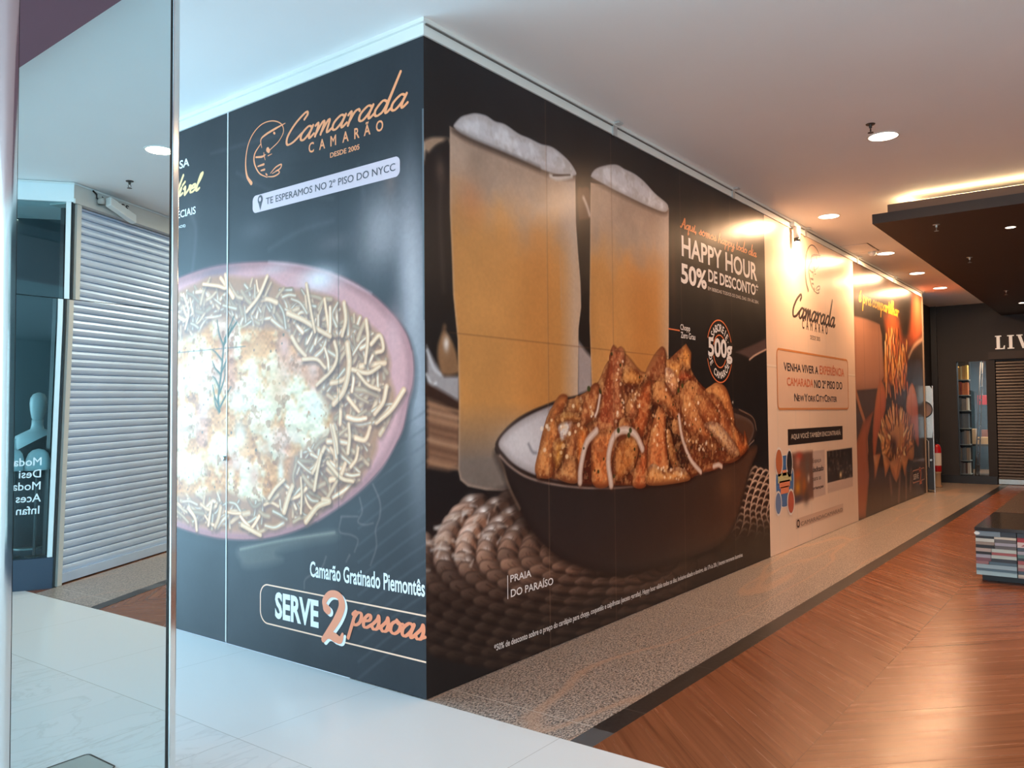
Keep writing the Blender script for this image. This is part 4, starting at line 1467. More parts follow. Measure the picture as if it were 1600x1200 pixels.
R.poly([a3(*p) for p in [(470, 600), (500, 430), (540, 260), (560, 300), (540, 500), (500, 700)]], (150, 66, 40), .03, .7, True)
piece([(425, 720), (480, 690), (565, 680), (572, 770), (540, 900), (525, 1032), (430, 1030), (415, 860)], (214, 122, 66), lit=((240, 178, 116), (-.2, .6), .7))
piece([(590, 640), (620, 612), (655, 630), (660, 680), (600, 690)], (216, 140, 84))
piece([(560, 840), (600, 760), (680, 730), (708, 800), (690, 900), (640, 960), (590, 1005), (562, 970)], (194, 116, 60), lit=((226, 160, 92), (.2, .6), .7))
piece([(675, 1032), (705, 880), (740, 800), (772, 740), (765, 850), (758, 1032)], (200, 104, 58))
piece([(770, 830), (790, 690), (828, 555), (850, 550), (880, 590), (880, 720), (893, 850), (890, 950), (780, 1000)], (208, 116, 66))
piece([(885, 700), (905, 690), (930, 780), (955, 900), (935, 940), (900, 850)], (184, 122, 70))
piece([(765, 950), (800, 900), (880, 940), (960, 920), (1020, 960), (1015, 1005), (780, 1032)], (226, 152, 88), lit=((250, 232, 210), (.3, .6), .9))
piece([(930, 620), (980, 660), (1045, 770), (1020, 780), (970, 720), (925, 700)], (160, 98, 62))
piece([(320, 720), (345, 660), (395, 690), (380, 800), (330, 930), (322, 800)], (224, 122, 56))
piece([(205, 985), (240, 900), (280, 850), (320, 880), (325, 1015)], (212, 142, 86))
piece([(175, 780), (210, 740), (250, 760), (230, 880), (190, 930)], (224, 156, 74))
piece([(1110, 930), (1150, 900), (1240, 890), (1200, 930), (1120, 950)], (196, 110, 70))
R.poly([a3(*p) for p in [(215, 660), (290, 640), (270, 700), (235, 750), (220, 720)]], (226, 220, 216), .015, .9, True)
# crumbs, glints, herbs over the heap only
heap = catmull([a3(*p) for p in [(70, 950), (160, 560), (330, 480), (450, 400), (545, 170), (620, 210), (750, 330), (860, 180), (890, 250), (1005, 155), (1040, 300), (1130, 430), (1210, 400), (1280, 500), (1310, 650), (1390, 760), (1380, 830), (1100, 955), (770, 1030), (340, 1015), (150, 985)]], True, 4)
wh = R.win(heap, .01)
ih = np.clip(-R.sd(heap, wh)/.02, 0, 1)
R.put(wh, ih*np.clip((nC[wh]-.58)*3, 0, .3), (240, 190, 130))
R.put(wh, ih*np.clip((.40-nC[wh])*3, 0, .3), (104, 48, 28))
R.put(wh, ih*np.clip((nB[wh]-.60)*5, 0, .35), (232, 170, 108))
R.put(wh, ih*np.clip((.38-nB[wh])*5, 0, .35), (120, 54, 32))
for x0_, x1_, y0_, y1_, n_ in [(990, 1330, 480, 850, 60), (800, 900, 560, 800, 26), (780, 1020, 920, 1000, 34), (660, 720, 440, 540, 14), (560, 620, 250, 640, 18), (300, 440, 480, 700, 12), (880, 960, 300, 440, 16), (100, 300, 600, 900, 14)]:
    for _ in range(n_):
        p = a3(rnd.uniform(x0_, x1_), rnd.uniform(y0_, y1_))
        r = rnd.uniform(.006, .017)
        R.ell(p, (r*1.2, r), rnd.choice([(246, 214, 172), (232, 178, 122), (250, 234, 210)]), .008, rnd.uniform(.4, .85))
for pts, w in [([(345, 1012), (350, 920), (385, 770), (448, 692)], .058), ([(540, 1030), (522, 870), (555, 730), (620, 688), (690, 715), (735, 805)], .064), ([(962, 600), (985, 740), (1035, 870), (1100, 950)], .05), ([(470, 470), (455, 560), (440, 600)], .03), ([(1180, 915), (1210, 905), (1230, 915)], .05)]:
    P = [a3(*p) for p in pts]
    R.stroke([(a_+.012, b_-.012) for a_, b_ in P], w, (90, 44, 30), .02, .6)
    R.stroke(P, w, (196, 160, 140), .008, .9, core=(226, 206, 194))
for _ in range(70):
    p = (rnd.uniform(1.5, 4.9), rnd.uniform(.95, 2.1))
    if inside(p, heap):
        r = rnd.uniform(.006, .014)
        R.ell(p, (r, r), (52, 54, 30), .006, .85)
for p in [(585, 690), (650, 720), (660, 690), (985, 410), (960, 440), (400, 430)]:
    R.ell(a3(*p), (.022, .02), (58, 66, 34), .01, .9)
# pan handle at the right edge
R.poly([RP(1150, 550), RP(1172, 541), RP(1197, 529), RP(1197, 545), RP(1172, 560)], (96, 74, 70), .015, .8)
R.stroke([RP(1171, 562), RP(1180, 555), RP(1197, 546)], .02, (206, 170, 150), .008, .95)
R.C *= (0.97+0.06*R.noise(.02, 77, 2))[..., None]
# sheet joints and a level joint
for px in (855, 957, 1065, 1143):
    xj = at(px, 480, 1, 0.0)[0]
    R.stroke([(xj, 0), (xj, 3.6)], .007, (176, 132, 100), .006, .35, smooth=False)
    R.stroke([(xj+.008, 0), (xj+.008, 3.6)], .005, (40, 30, 28), .005, .3, smooth=False)
zj = RP(880, 539)[1]
R.stroke([(0.2, zj), (3.2, zj)], .006, (110, 72, 46), .005, .5, smooth=False)

hh = thing('advertising_hoarding', 'black happy hour hoarding print with two beers and a shrimp bowl', 'hoarding', (0, 0, 0))
MB().box(0.053, X1-.003, 0.004, 0.05, 0.008, ZT).build('board', backing, hh)
R.build('printed_sheet', 1, 0.0, hh)
WHITE = (226, 220, 218)
script('Aqui, somos happy todo dia', 'R', (1063, 362), (1181.7, 386), .016, ink(206, 120, 66), hh, slant=.2, contrast=.5)
text('HAPPY HOUR', 'R', (1065, 400), (1182.3, 412), ink(*WHITE), hh, bold=.022)
text('50%', 'R', (1064, 442), (1103.7, 423), ink(*WHITE), hh, bold=.03)
text('DE DESCONTO*', 'R', (1106.7, 440), (1184.5, 445), ink(*WHITE), hh, bold=.025)
text('EM BEBIDAS TODOS OS DIAS, DAS 17H ÀS 20H.', 'R', (1106, 454), (1185, 469), ink(196, 186, 180), hh, bold=.01)
text('Chopp', 'R', (1063, 518), (1078, 509), ink(*WHITE), hh, bold=.01)
text('Zero Grau', 'R', (1063.7, 528), (1086, 522), ink(*WHITE), hh, bold=.01)
OR = (214, 116, 72)
(ua, za), (ub, zb) = RP(1044, 513.5), RP(1062, 517)
flat('leader_line', 'R', [(ua, za-.006), (ub, za-.006), (ub, za+.006), (ua, za+.006)], [(0, 1, 2, 3)], ink(*OR), hh)
bc = RP(1124.6, 549)
br = (RP(1122.8, 499)[1]-RP(1125.8, 598.4)[1])/2*.98
for r_, aa in ((br, (20, 158)), (br, (196, 338)), (br*.52, (24, 160)), (br*.52, (198, 332))):
    vs, fs = disc_arc(bc, r_, *aa, .013)
    flat('badge_ring', 'R', vs, fs, ink(*OR), hh)
text('500g', 'R', (1106.5, 565.5), (1143.3, 532), ink(*WHITE), hh, bold=.03, spacing=1.0, off=LIFT*2)


def arc_text(body, c, r, a0, a1, h, top, mat, parent, plane='R'):
    """capitals set round a circle"""
    vs, fs = [], []
    n_ = len(body)
    for k, ch in enumerate(body):
        if ch == ' ':
            continue
        v, f = text_mesh(ch, .02)
        w_ = (v[:, 0].max()-v[:, 0].min())
        q = v-np.array([(v[:, 0].max()+v[:, 0].min())/2, .35])
        q = q*(h/.7)*np.array([.86, 1])
        a_ = math.radians(a0+(a1-a0)*k/(n_-1))
        ro = a_-math.pi/2 if top else a_+math.pi/2
        cs, sn = math.cos(ro), math.sin(ro)
        b_ = len(vs)
        vs += [(c[0]+r*math.cos(a_)+x*cs-y*sn, c[1]+r*math.sin(a_)+x*sn+y*cs) for x, y in q]
        fs += [tuple(i+b_ for i in g) for g in f]
    flat('lettering', plane, vs, fs, mat, parent)


arc_text('·SABOREIE·', bc, br*.76, 152, 26, br*.24, True, ink(*WHITE), hh)
arc_text('DE CAMARÕES', bc, br*.76, 196, 340, br*.22, False, ink(*WHITE), hh)
text('PRAIA', 'R', (797.3, 910), (829.9, 890), ink(*WHITE), hh, bold=.012)
text('DO PARAÍSO', 'R', (798, 933.5), (864, 899), ink(*WHITE), hh, bold=.012)
(ua, za), zb = RP(793.3, 936), RP(793.3, 899)[1]
flat('caption_bar', 'R', [(ua-.003, za), (ua+.003, za), (ua+.003, zb), (ua-.003, zb)], [(0, 1, 2, 3)], ink(*WHITE), hh)
text('*50% de desconto sobre o preço do cardápio para chopp, coquetéis e caipifrutas (exceto garrafas). Happy hour válido todos os dias, inclusive sábado e domingo, das 17h às 20h. | Imagens meramente ilustrativas',
     'R', (772, 1021), (1160, 863), ink(206, 200, 198), hh, bold=.02)

# ------------------------------------------------------------------ pale panel
P2 = Canvas(X1, X2, 0.004, ZT, 0.012, 0.008, (238, 208, 184))
n_ = P2.noise(1.2, 5, 3)
P2.C *= (.97+.06*n_)[..., None]
for px in (1212, 1240, 1262, 1290, 1304, 1320):
    xj = at(px, 500, 1, 0.0)[0]
    P2.stroke([(xj, 0), (xj, 3.6)], .014, (226, 204, 184), .012, .8, smooth=False)
zj = RP(1203, 573)[1]
P2.stroke([(X1, zj), (X2, zj)], .012, (206, 180, 156), .008, .7, smooth=False)
P2.stroke([(X1, zj+.014), (X2, zj+.014)], .010, (250, 240, 228), .008, .7, smooth=False)
# thumbnail photographs: play corner and bar
c3_ = lambda X, Y: RP(1190+X/6, 660+Y/6)
ph = [c3_(262, 300), c3_(590, 255), c3_(590, 690), c3_(300, 762)]
u0, u1 = ph[0][0], ph[1][0]
z1_, z0_ = ph[0][1], ph[3][1]
P2.poly([(u0, z0_), (u1, z0_), (u1, z1_), (u0, z1_)], (206, 178, 164), .008)
um = c3_(480, 400)[0]
P2.poly([(u0, z0_), (um, z0_), (um, z1_), (u0, z1_)], (120, 84, 70), .03)
for (X, Y), r, c in [((350, 320), (.14, .06), (190, 62, 44)), ((340, 370), (.10, .08), (198, 130, 110)), ((340, 490), (.16, .08), (188, 92, 48)), ((340, 610), (.12, .10), (206, 134, 44)),
                     ((400, 600), (.10, .14), (176, 98, 44)), ((440, 520), (.05, .06), (226, 196, 176)), ((340, 720), (.22, .05), (70, 66, 84)), ((420, 700), (.12, .1), (84, 66, 62)), ((430, 400), (.1, .14), (110, 92, 82))]:
    P2.blob(c3_(X, Y), r, c, .95)
bx = [c3_(612, 270), c3_(848, 240), c3_(848, 530), c3_(612, 570)]
P2.poly([(bx[0][0], bx[3][1]), (bx[1][0], bx[3][1]), (bx[1][0], bx[0][1]), (bx[0][0], bx[0][1])], (52, 44, 42), .008)
for k in range(46):
    X, Y = rnd.uniform(620, 845), rnd.uniform(270, 545)
    P2.blob(c3_(X, Y), (rnd.uniform(.02, .07), rnd.uniform(.01, .04)), rnd.choice([(116, 96, 84), (88, 70, 62), (150, 128, 116), (30, 26, 28)]), .7)
for X in (632, 668, 702, 738):
    P2.stroke([c3_(X, 262), c3_(X, 320)], .014, (170, 150, 138), .008, .8)
P2.blob(c3_(742, 490), (.07, .05), (246, 216, 160), 1)
P2.poly([(bx[0][0], c3_(612, 668)[1]), (bx[1][0], c3_(612, 668)[1]), (bx[1][0], c3_(612, 575)[1]), (bx[0][0], c3_(612, 575)[1])], (214, 184, 166), .008)
wp = thing('advertising_hoarding', 'pale cream hoarding print with dark prawn emblem between two dark prints', 'hoarding', (0, 0, 0))
MB().box(X1+.002, X2-.002, 0.004, 0.05, 0.008, ZT).build('board', pmat('pale_board', rgb(226, 214, 200), .6), wp)
P2.build('printed_sheet', 1, 0.0, wp)
DK = (58, 44, 40)
prawn('R', (1258.8, 452), (1281.7, 390), .022, ink(86, 66, 56), wp)
script('Camarada', 'R', (1239.6, 494), (1303.7, 471), .036, ink(*DK), wp, slant=.5, contrast=.35)
text('CAMARÃO', 'R', (1253.3, 513.5), (1292.7, 506), ink(*DK), wp, spacing=1.9, bold=.02)
text('DESDE 2005', 'R', (1266, 530), (1281.2, 527), ink(90, 74, 66), wp)
(u0, z0), (u1, z1) = RP(1215.2, 639), RP(1324, 559.5)
z1 = RP(1216, 545)[1]
pl_ = rounded(u0, u1, z0, z1, .06)
flat('caption_plate', 'R', pl_, [tuple(range(len(pl_)))], ink(232, 194, 168), wp)
vs, fs = frame_band(pl_, .022)
flat('caption_outline', 'R', vs, fs, ink(214, 140, 84), wp, LIFT*2)
text('VENHA VIVER A', 'R', (1224.5, 579), (1278, 573), ink(40, 34, 46), wp, bold=.015, off=LIFT*2)
text('EXPERIÊNCIA', 'R', (1280.5, 584.6), (1318.3, 573), ink(216, 122, 84), wp, bold=.015, off=LIFT*2)
text('CAMARADA', 'R', (1229.3, 602.5), (1270.3, 593), ink(216, 122, 84), wp, bold=.015, off=LIFT*2)
text('NO 2º PISO DO', 'R', (1272.2, 606), (1315.5, 597), ink(40, 34, 46), wp, bold=.015, off=LIFT*2)
# small capitals
(u0, z0), (u1, z1) = RP(1241, 626.5), RP(1307.6, 617.5)
vs, fs, x_ = [], [], 0.0
for ch, s_ in [(c, 1.0 if c.isupper() else .78) for c in 'NewYorkCityCenter']:
    v, f = text_mesh(ch.upper(), .015)
    b_ = len(vs)
    w_ = v[:, 0].max()-v[:, 0].min()
    vs += [(x_+(p[0]-v[:, 0].min())*s_, p[1]*s_) for p in v]
    fs += [tuple(i+b_ for i in g) for g in f]
    x_ += w_*s_+.06
flat('lettering', 'R', [(u0+(u1-u0)*a_/x_, z0+(z1-z0)*b_/.7) for a_, b_ in vs], fs, ink(40, 34, 46), wp, LIFT*2)
(u0, z0), u1, z1 = RP(1231.2, 695.8), RP(1316.7, 690)[0], RP(1231.2, 670.8)[1]
flat('caption_plate', 'R', [(u0, z0), (u1, z0), (u1, z1), (u0, z1)], [(0, 1, 2, 3)], ink(44, 34, 32), wp)
text('AQUI VOCÊ TAMBÉM ENCONTRARÁ:', 'R', (1235.8, 688), (1313.3, 670.5), ink(226, 206, 190), wp, bold=.01, off=LIFT*2)
# blue cut-out badge with four pale-rimmed ovals
bb = [c3_(205, 312), c3_(240, 318), c3_(255, 400), c3_(290, 440), c3_(298, 540), c3_(290, 660), c3_(252, 700), c3_(240, 775), c3_(205, 790), c3_(180, 775), c3_(178, 700), c3_(142, 670), c3_(134, 560), c3_(142, 470), c3_(180, 420), c3_(185, 330)]
bs = catmull(bb, True, 6)
cb_ = bs.mean(0)
rim_ = [(cb_[0]+(p[0]-cb_[0])*1.07, cb_[1]+(p[1]-cb_[1])*1.03) for p in bs]
flat('badge_rim', 'R', rim_, [tuple(range(len(rim_)))], ink(236, 222, 212), wp)
flat('badge', 'R', [tuple(p) for p in bs], [tuple(range(len(bs)))], ink(72, 116, 168), wp, LIFT*2)
for (X, Y), (rx, ry), c in [((160, 370), (.10, .13), (196, 110, 70)), ((258, 378), (.085, .13), (40, 40, 44)), ((154, 760), (.085, .11), (106, 130, 170)), ((272, 745), (.10, .12), (190, 92, 72))]:
    c0 = c3_(X, Y)
    ov = [(c0[0]+rx*math.cos(t*.2618), c0[1]+ry*math.sin(t*.2618)) for t in range(24)]
    ov2 = [(c0[0]+(p[0]-c0[0])*1.25, c0[1]+(p[1]-c0[1])*1.2) for p in ov]
    flat('oval_rim', 'R', ov2, [tuple(range(24))], ink(236, 222, 212), wp, LIFT*3)
    flat('oval', 'R', ov, [tuple(range(24))], ink(*c), wp, LIFT*4)
for (Xa, Xb, Y, h_), c in [((192, 232, 476, .06), (236, 150, 110)), ((150, 276, 528, .10), (206, 196, 140)), ((164, 264, 588, .075), (236, 140, 104)), ((176, 254, 642, .075), (236, 140, 104))]:
    (ua, za), ub = c3_(Xa, Y), c3_(Xb, Y)[0]
    flat('badge_bar', 'R', [(ua, za-h_/2), (ub, za-h_/2), (ub, za+h_/2), (ua, za+h_/2)], [(0, 1, 2, 3)], ink(*c), wp, LIFT*3)
for body_, y0, y1, b_ in (('Espaço', 392, 338, 0), ('dedicado', 470, 408, .03), ('para as', 565, 512, 0), ('crianças', 640, 590, .03)):
    text(body_, 'R', (1190+478/6, 660+y0/6), (1190+(580 if b_ else 556)/6, 660+y1/6-1.5), ink(84, 66, 62), wp, bold=b_)
(u0, z0), u1, z1 = RP(1243.5, 827), RP(1317.5, 800)[0], RP(1243.5, 811)[1]
flat('caption_plate', 'R', [(u0, z0), (u1, z0), (u1, z1), (u0, z1)], [(0, 1, 2, 3)], ink(214, 178, 156), wp)
text('CAMARADACAMARAO', 'R', (1251, 822), (1316, 793), ink(106, 78, 66), wp, off=LIFT*2)
ic = rounded(RP(1245, 815)[0], RP(1249, 815)[0], RP(1245, 824)[1], RP(1245, 813.5)[1], .03)
vs, fs = frame_band(ic, .016)
flat('camera_icon', 'R', vs, fs, ink(106, 78, 66), wp, LIFT*2)
ccx, ccz = np.mean(ic, 0)
vs, fs = disc_arc((ccx, ccz), .035, 0, 360, .014, n=20)
flat('camera_icon_lens', 'R', vs, fs, ink(106, 78, 66), wp, LIFT*2)

# ------------------------------------------------------------------ third picture: sharing platter
P3 = Canvas(X2, X3, 0.004, ZT, 0.014, 0.007, (66, 52, 44))
d_ = lambda X, Y: RP(1320+X/5.714, 390+Y/5.714)
e_ = lambda X, Y: RP(1320+X/5.217, 590+Y/5.217)
nb = P3.noise(.5, 8, 3)
P3.C *= (.85+.3*nb)[..., None]
P3.poly([d_(80, 595), d_(200, 625), d_(310, 668), d_(330, 760), d_(350, 1130), e_(270, 90), e_(80, 110)], (196, 134, 104), .02, 1, edge=(150, 100, 78), ew=.15, ea=.5)
P3.poly([d_(600, 400), d_(690, 440), d_(690, 760), d_(620, 860), d_(560, 800), d_(590, 600)], (204, 92, 52), .12, .9)
P3.poly([d_(350, 600), d_(480, 640), d_(520, 800), d_(600, 820), d_(560, 900), d_(430, 860), d_(370, 760)], (190, 84, 44), .12, .9)
P3.poly([e_(85, 110), e_(270, 95), e_(240, 280), e_(170, 380), e_(90, 500)], (92, 70, 64), .03)
P3.stroke([e_(90, 120), e_(130, 260), e_(170, 400), e_(185, 600)], .10, (198, 124, 84), .02, .9)
P3.poly([e_(230, 280), e_(150, 370), e_(95, 520), e_(92, 1150), e_(170, 1140), e_(200, 800), e_(180, 520)], (184, 98, 64), .03, 1, edge=(120, 64, 44), ew=.1, ea=.5)
P3.poly([e_(200, 520), e_(250, 480), e_(520, 900), e_(640, 640), e_(660, 930), e_(205, 1110)], (82, 56, 46), .04)
for pts, c in [([d_(380, 760), d_(420, 690), d_(470, 760), d_(500, 900), d_(540, 1100), e_(480, 60), e_(330, 40), d_(350, 1130), d_(355, 900)], (216, 122, 52)),
               ([d_(460, 960), d_(530, 880), d_(560, 960), d_(540, 1180), d_(470, 1150)], (232, 156, 76)),
               ([e_(280, 40), e_(330, 100), e_(330, 260), e_(270, 480), e_(240, 680), e_(230, 400)], (204, 100, 56)),
               ([e_(545, 50), e_(590, 180), e_(600, 380), e_(600, 560), e_(560, 460), e_(500, 240)], (208, 104, 62)),
               ([e_(300, 420), e_(380, 280), e_(470, 270), e_(550, 430), e_(560, 660), e_(480, 640), e_(420, 660), e_(310, 620)], (212, 140, 66)),
               ([e_(310, 620), e_(370, 690), e_(330, 800)], (228, 158, 86)), ([e_(370, 700), e_(450, 620), e_(470, 680), e_(420, 840)], (226, 150, 82)), ([e_(450, 600), e_(520, 620), e_(490, 800)], (218, 140, 78)),
               ([e_(240, 640), e_(290, 620), e_(240, 830)], (184, 92, 54))]:
    P3.poly(pts, c, .03, 1, len(pts) > 3, edge=(150, 70, 34), ew=.12, ea=.55, lit=((250, 190, 110), (-.3, .6), .6))
P3.blob(e_(400, 560), (.25, .18), (92, 50, 38), .85)
P3.blob(e_(440, 180), (.5, .22), (86, 58, 52), .7)
P3.stroke([e_(425, 60), e_(425, 300)], .03, (50, 34, 32), .02, .8)
P3.blob(d_(430, 640), (.5, .22), (210, 96, 44), .7)
P3.blob(d_(640, 560), (.4, .4), (214, 98, 56), .6)
# upper heap: upright crisp strips, each with a light flank and a dark gap
for k in range(90):
    X, Y = rnd.uniform(362, 560), rnd.uniform(720, 1200)
    if Y < 820 and X > 480:
        continue
    p = d_(X, Y)
    q = (p[0]+rnd.uniform(-.12, .12), p[1]-rnd.uniform(.10, .26))
    c = rnd.choice([(244, 168, 88), (226, 132, 62), (250, 196, 128), (204, 104, 48), (236, 150, 74)])
    P3.stroke([(p[0]+.07, p[1]), (q[0]+.07, q[1])], (.10, .05), (104, 46, 26), .03, .8, smooth=False)
    P3.stroke([p, q], (.10, .05), c, .02, 1, smooth=False, core=tuple(min(255, v*1.12) for v in c))
# lower heap, a crown of chips round a dark hollow
for k in range(110):
    a_ = rnd.uniform(0, 2*math.pi)
    X, Y = 425+120*math.cos(a_)*rnd.uniform(.45, 1.05), 480+180*math.sin(a_)*rnd.uniform(.5, 1.05)
    p = e_(X, Y)
    q = (p[0]+.16*math.cos(a_)+rnd.uniform(-.08, .08), p[1]-.10*math.sin(a_)+rnd.uniform(.0, .14))
    c = rnd.choice([(236, 172, 96), (214, 138, 70), (246, 204, 140), (190, 104, 52), (226, 150, 82)])
    P3.stroke([(p[0]+.07, p[1]-.01), (q[0]+.07, q[1]-.01)], (.09, .05), (96, 46, 30), .03, .8, smooth=False)
    P3.stroke([p, q], (.09, .05), c, .02, 1, smooth=False, core=tuple(min(255, v*1.12) for v in c))
P3.blob(e_(395, 570), (.26, .16), (70, 36, 28), .9)
for pts in ([e_(310, 620), e_(372, 690), e_(330, 810)], [e_(370, 700), e_(455, 640), e_(420, 850)], [e_(450, 640), e_(520, 640), e_(490, 800)], [e_(235, 640), e_(290, 630), e_(250, 820)]):
    P3.poly(pts, (228, 148, 84), .02, 1, False, edge=(150, 76, 40), ew=.10, ea=.6, lit=((250, 206, 150), (-.4, .5), .8))
P3.stroke([d_(690, 800), d_(620, 860), d_(570, 960)], .08, (220, 170, 134), .03, .8)
for pts in ([e_(370, 820), e_(380, 930)], [e_(450, 780), e_(440, 1000)], [e_(500, 760), e_(500, 980)], [e_(540, 760), e_(535, 900)]):
    P3.stroke(pts, .12, (150, 104, 82), .04, .8)
P3.poly([e_(556, 668), e_(655, 652), e_(655, 678), e_(556, 694)], (140, 112, 98), .02, .8)
P3.stroke([(X2+.5, 0), (X2+.5, 3.6)], .01, (90, 74, 62), .01, .5, smooth=False)
for px in (1372, 1401, 1420):
    xj = at(px, 480, 1, 0.0)[0]
    P3.stroke([(xj, 0), (xj, 3.6)], .014, (40, 32, 28), .01, .5, smooth=False)
P3.C = P3.C*.86+P3.C.mean(2, keepdims=True)*.12
sp_ = thing('advertising_hoarding', 'dark orange hoarding print with yellow script, farthest along the corridor', 'hoarding', (0, 0, 0))
MB().box(X2+.002, X3, 0.004, 0.05, 0.008, ZT).build('board', backing, sp_)
P3.build('printed_sheet', 1, 0.0, sp_)
script('é pra compartilhar', 'R', (1342.8, 482), (1404, 475.5), .034, ink(244, 178, 52), sp_, slant=.25, contrast=.5)
(u0, z0), u1, z1 = RP(1426, 755), RP(1443, 740)[0], RP(1426, 736)[1]
vs, fs = frame_band(rounded(u0, u1+.1, z0, z1, .06), .02)
flat('caption_outline', 'R', vs, fs, ink(206, 140, 106), sp_)
text('SERVE', 'R', (1427.3, 750), (1435, 739), ink(230, 216, 204), sp_, bold=.02)
text('2', 'R', (1436.5, 757), (1439.6, 729), ink(224, 124, 84), sp_, bold=.03)

# ------------------------------------------------------------------ mirrored column
colu = thing('mirrored_column', 'mirror-clad column with polished steel corner at the left edge', 'column', (0, 0, 0))
MX0, MX1 = -1.992, -1.447
ZS = at(150, 472, 1, 0.0)[2]       # joint between the two mirror sheets
MB().box(-1.995, -1.41, 0.012, 0.56, 0, H).box(-2.098, -1.995, 0.106, 0.56, 0, H).build('core', M['black_plastic'], colu)


def sheet(z0, z1, twist0, twist1, yaw):
    """a mirror sheet hung slightly out of true"""
    nx, nz = 14, 26
    xc = (MX0+MX1)/2
    vs, fs = [], []
    for j in range(nz+1):
        t = j/nz
        z = z0+(z1-z0)*t
        for i in range(nx+1):
            x = MX0+(MX1-MX0)*i/nx
            vs.append((x, -(twist0+(twist1-twist0)*t+yaw)*(x-xc), z))
    for j in range(nz):
        for i in range(nx):
            a_ = j*(nx+1)+i
            fs.append((a_, a_+1, a_+nx+2, a_+nx+1))
    return mesh_obj('mirror_sheet', vs, fs, M['mirror'], colu, True)


TW = 0.0062
sheet(0.0, ZS-0.0012, -1.9*TW, 0.4*TW, 0.0)
sheet(ZS+0.0012, H, 1.1*TW, 1.8*TW, 0.0)
MB().box(MX0-.012, MX0, 0.0, 0.011, 0, H).box(MX1, MX1+.008, 0.0, 0.011, 0, H).build('shadow_gap', M['black_plastic'], colu)
MB().box(MX1+.008, MX1+.036, -0.010, 0.02, 0, H).build('steel_edge', M['chrome'], colu, bevel=.004)
arc_ = [(-1.996+.110*math.cos(math.radians(a_)), .104+.110*math.sin(math.radians(a_))) for a_ in range(180, 271, 5)]
n_ = len(arc_)
mesh_obj('steel_corner', [(x, y, 0) for x, y in arc_]+[(x, y, H) for x, y in arc_], [(k, k+1, n_+k+1, n_+k) for k in range(n_-1)], M['chrome'], colu, True)

# ------------------------------------------------------------------ opposite shop, seen in the mirror
def loc(o, d, n, a, b, z):
    p = o+d*a+n*b
    return (p.x, p.y, z)


def obox(mb, o, d, n, a0, a1, b0, b1, z0, z1):
    v = [loc(o, d, n, a, b, z) for z in (z0, z1) for a, b in ((a0, b0), (a1, b0), (a1, b1), (a0, b1))]
    return mb.add(v, [(0, 3, 2, 1), (4, 5, 6, 7), (0, 1, 5, 4), (1, 2, 6, 5), (2, 3, 7, 6), (3, 0, 4, 7)])


ZH = 3.44
hd = obox(MB(), OC, SD, SN, 0.0, 7.5, -0.25, 0.0, ZH, H-.012)
obox(hd, OC, SD, SN, 0.0, 7.5, -0.25, 0.018, ZH-.01, ZH+.03)
structure(hd.build('wall_shutter_header', M['beige_frame']))
hd = obox(MB(), OC, WD, WN, 0.0, 6.0, -0.25, 0.0, ZH, H-.012)
structure(hd.build('wall_window_header', M['frame_white']))
structure(obox(obox(MB(), OC, SD, SN, 0.0, 7.5, -0.06, 0.006, H-.02, H-.004), OC, WD, WN, 0, 6, -.06, .006, H-.02, H-.004).build('trim_5', M['trim']))
sh = thing('roller_shutter', 'closed pale grey roller shutter reflected in the mirrored column', 'shutter')
# slats: rounded profile repeated down the curtain
prof = []
pitch, z = 0.072, 0.09
while z < ZH:
    for t, b in ((0, -.010), (.07, -.010), (.08, .010), (.3, .017), (.6, .019), (.85, .014), (.97, .006)):
        if z+pitch*t < ZH:
            prof.append((b, z+pitch*t))
    z += pitch
vs, fs = [], []
for a in (0.10, 7.2):
    for b, z in prof:
        vs.append(loc(OC, SD, SN, a, b-.075, z))
n_ = len(prof)
fs = [(k, n_+k, n_+k+1, k+1) for k in range(n_-1)]
mesh_obj('slat_curtain', vs, fs, M['shutter'], sh, False)
obox(MB(), OC, SD, SN, 0.10, 7.2, -.085, -.035, .012, .095).build('bottom_bar', M['shutter'], sh)
obox(obox(MB(), OC, SD, SN, 0.045, 0.10, -.12, .0, 0.003, ZH-.01), OC, SD, SN, 7.2, 7.26, -.12, 0, 0.003, ZH-.01).build('guide_rail', M['beige_frame'], sh)
structure(obox(MB(), OC, SD, SN, 7.27, 9.5, -.25, 0, 0, H).build('wall_beyond_shutter', M['wall']))
structure(obox(MB(), OC, SD, SN, 0.12, 7.2, -.24, -.2, 0.0, ZH).build('wall_behind_shutter', M['black_plastic']))

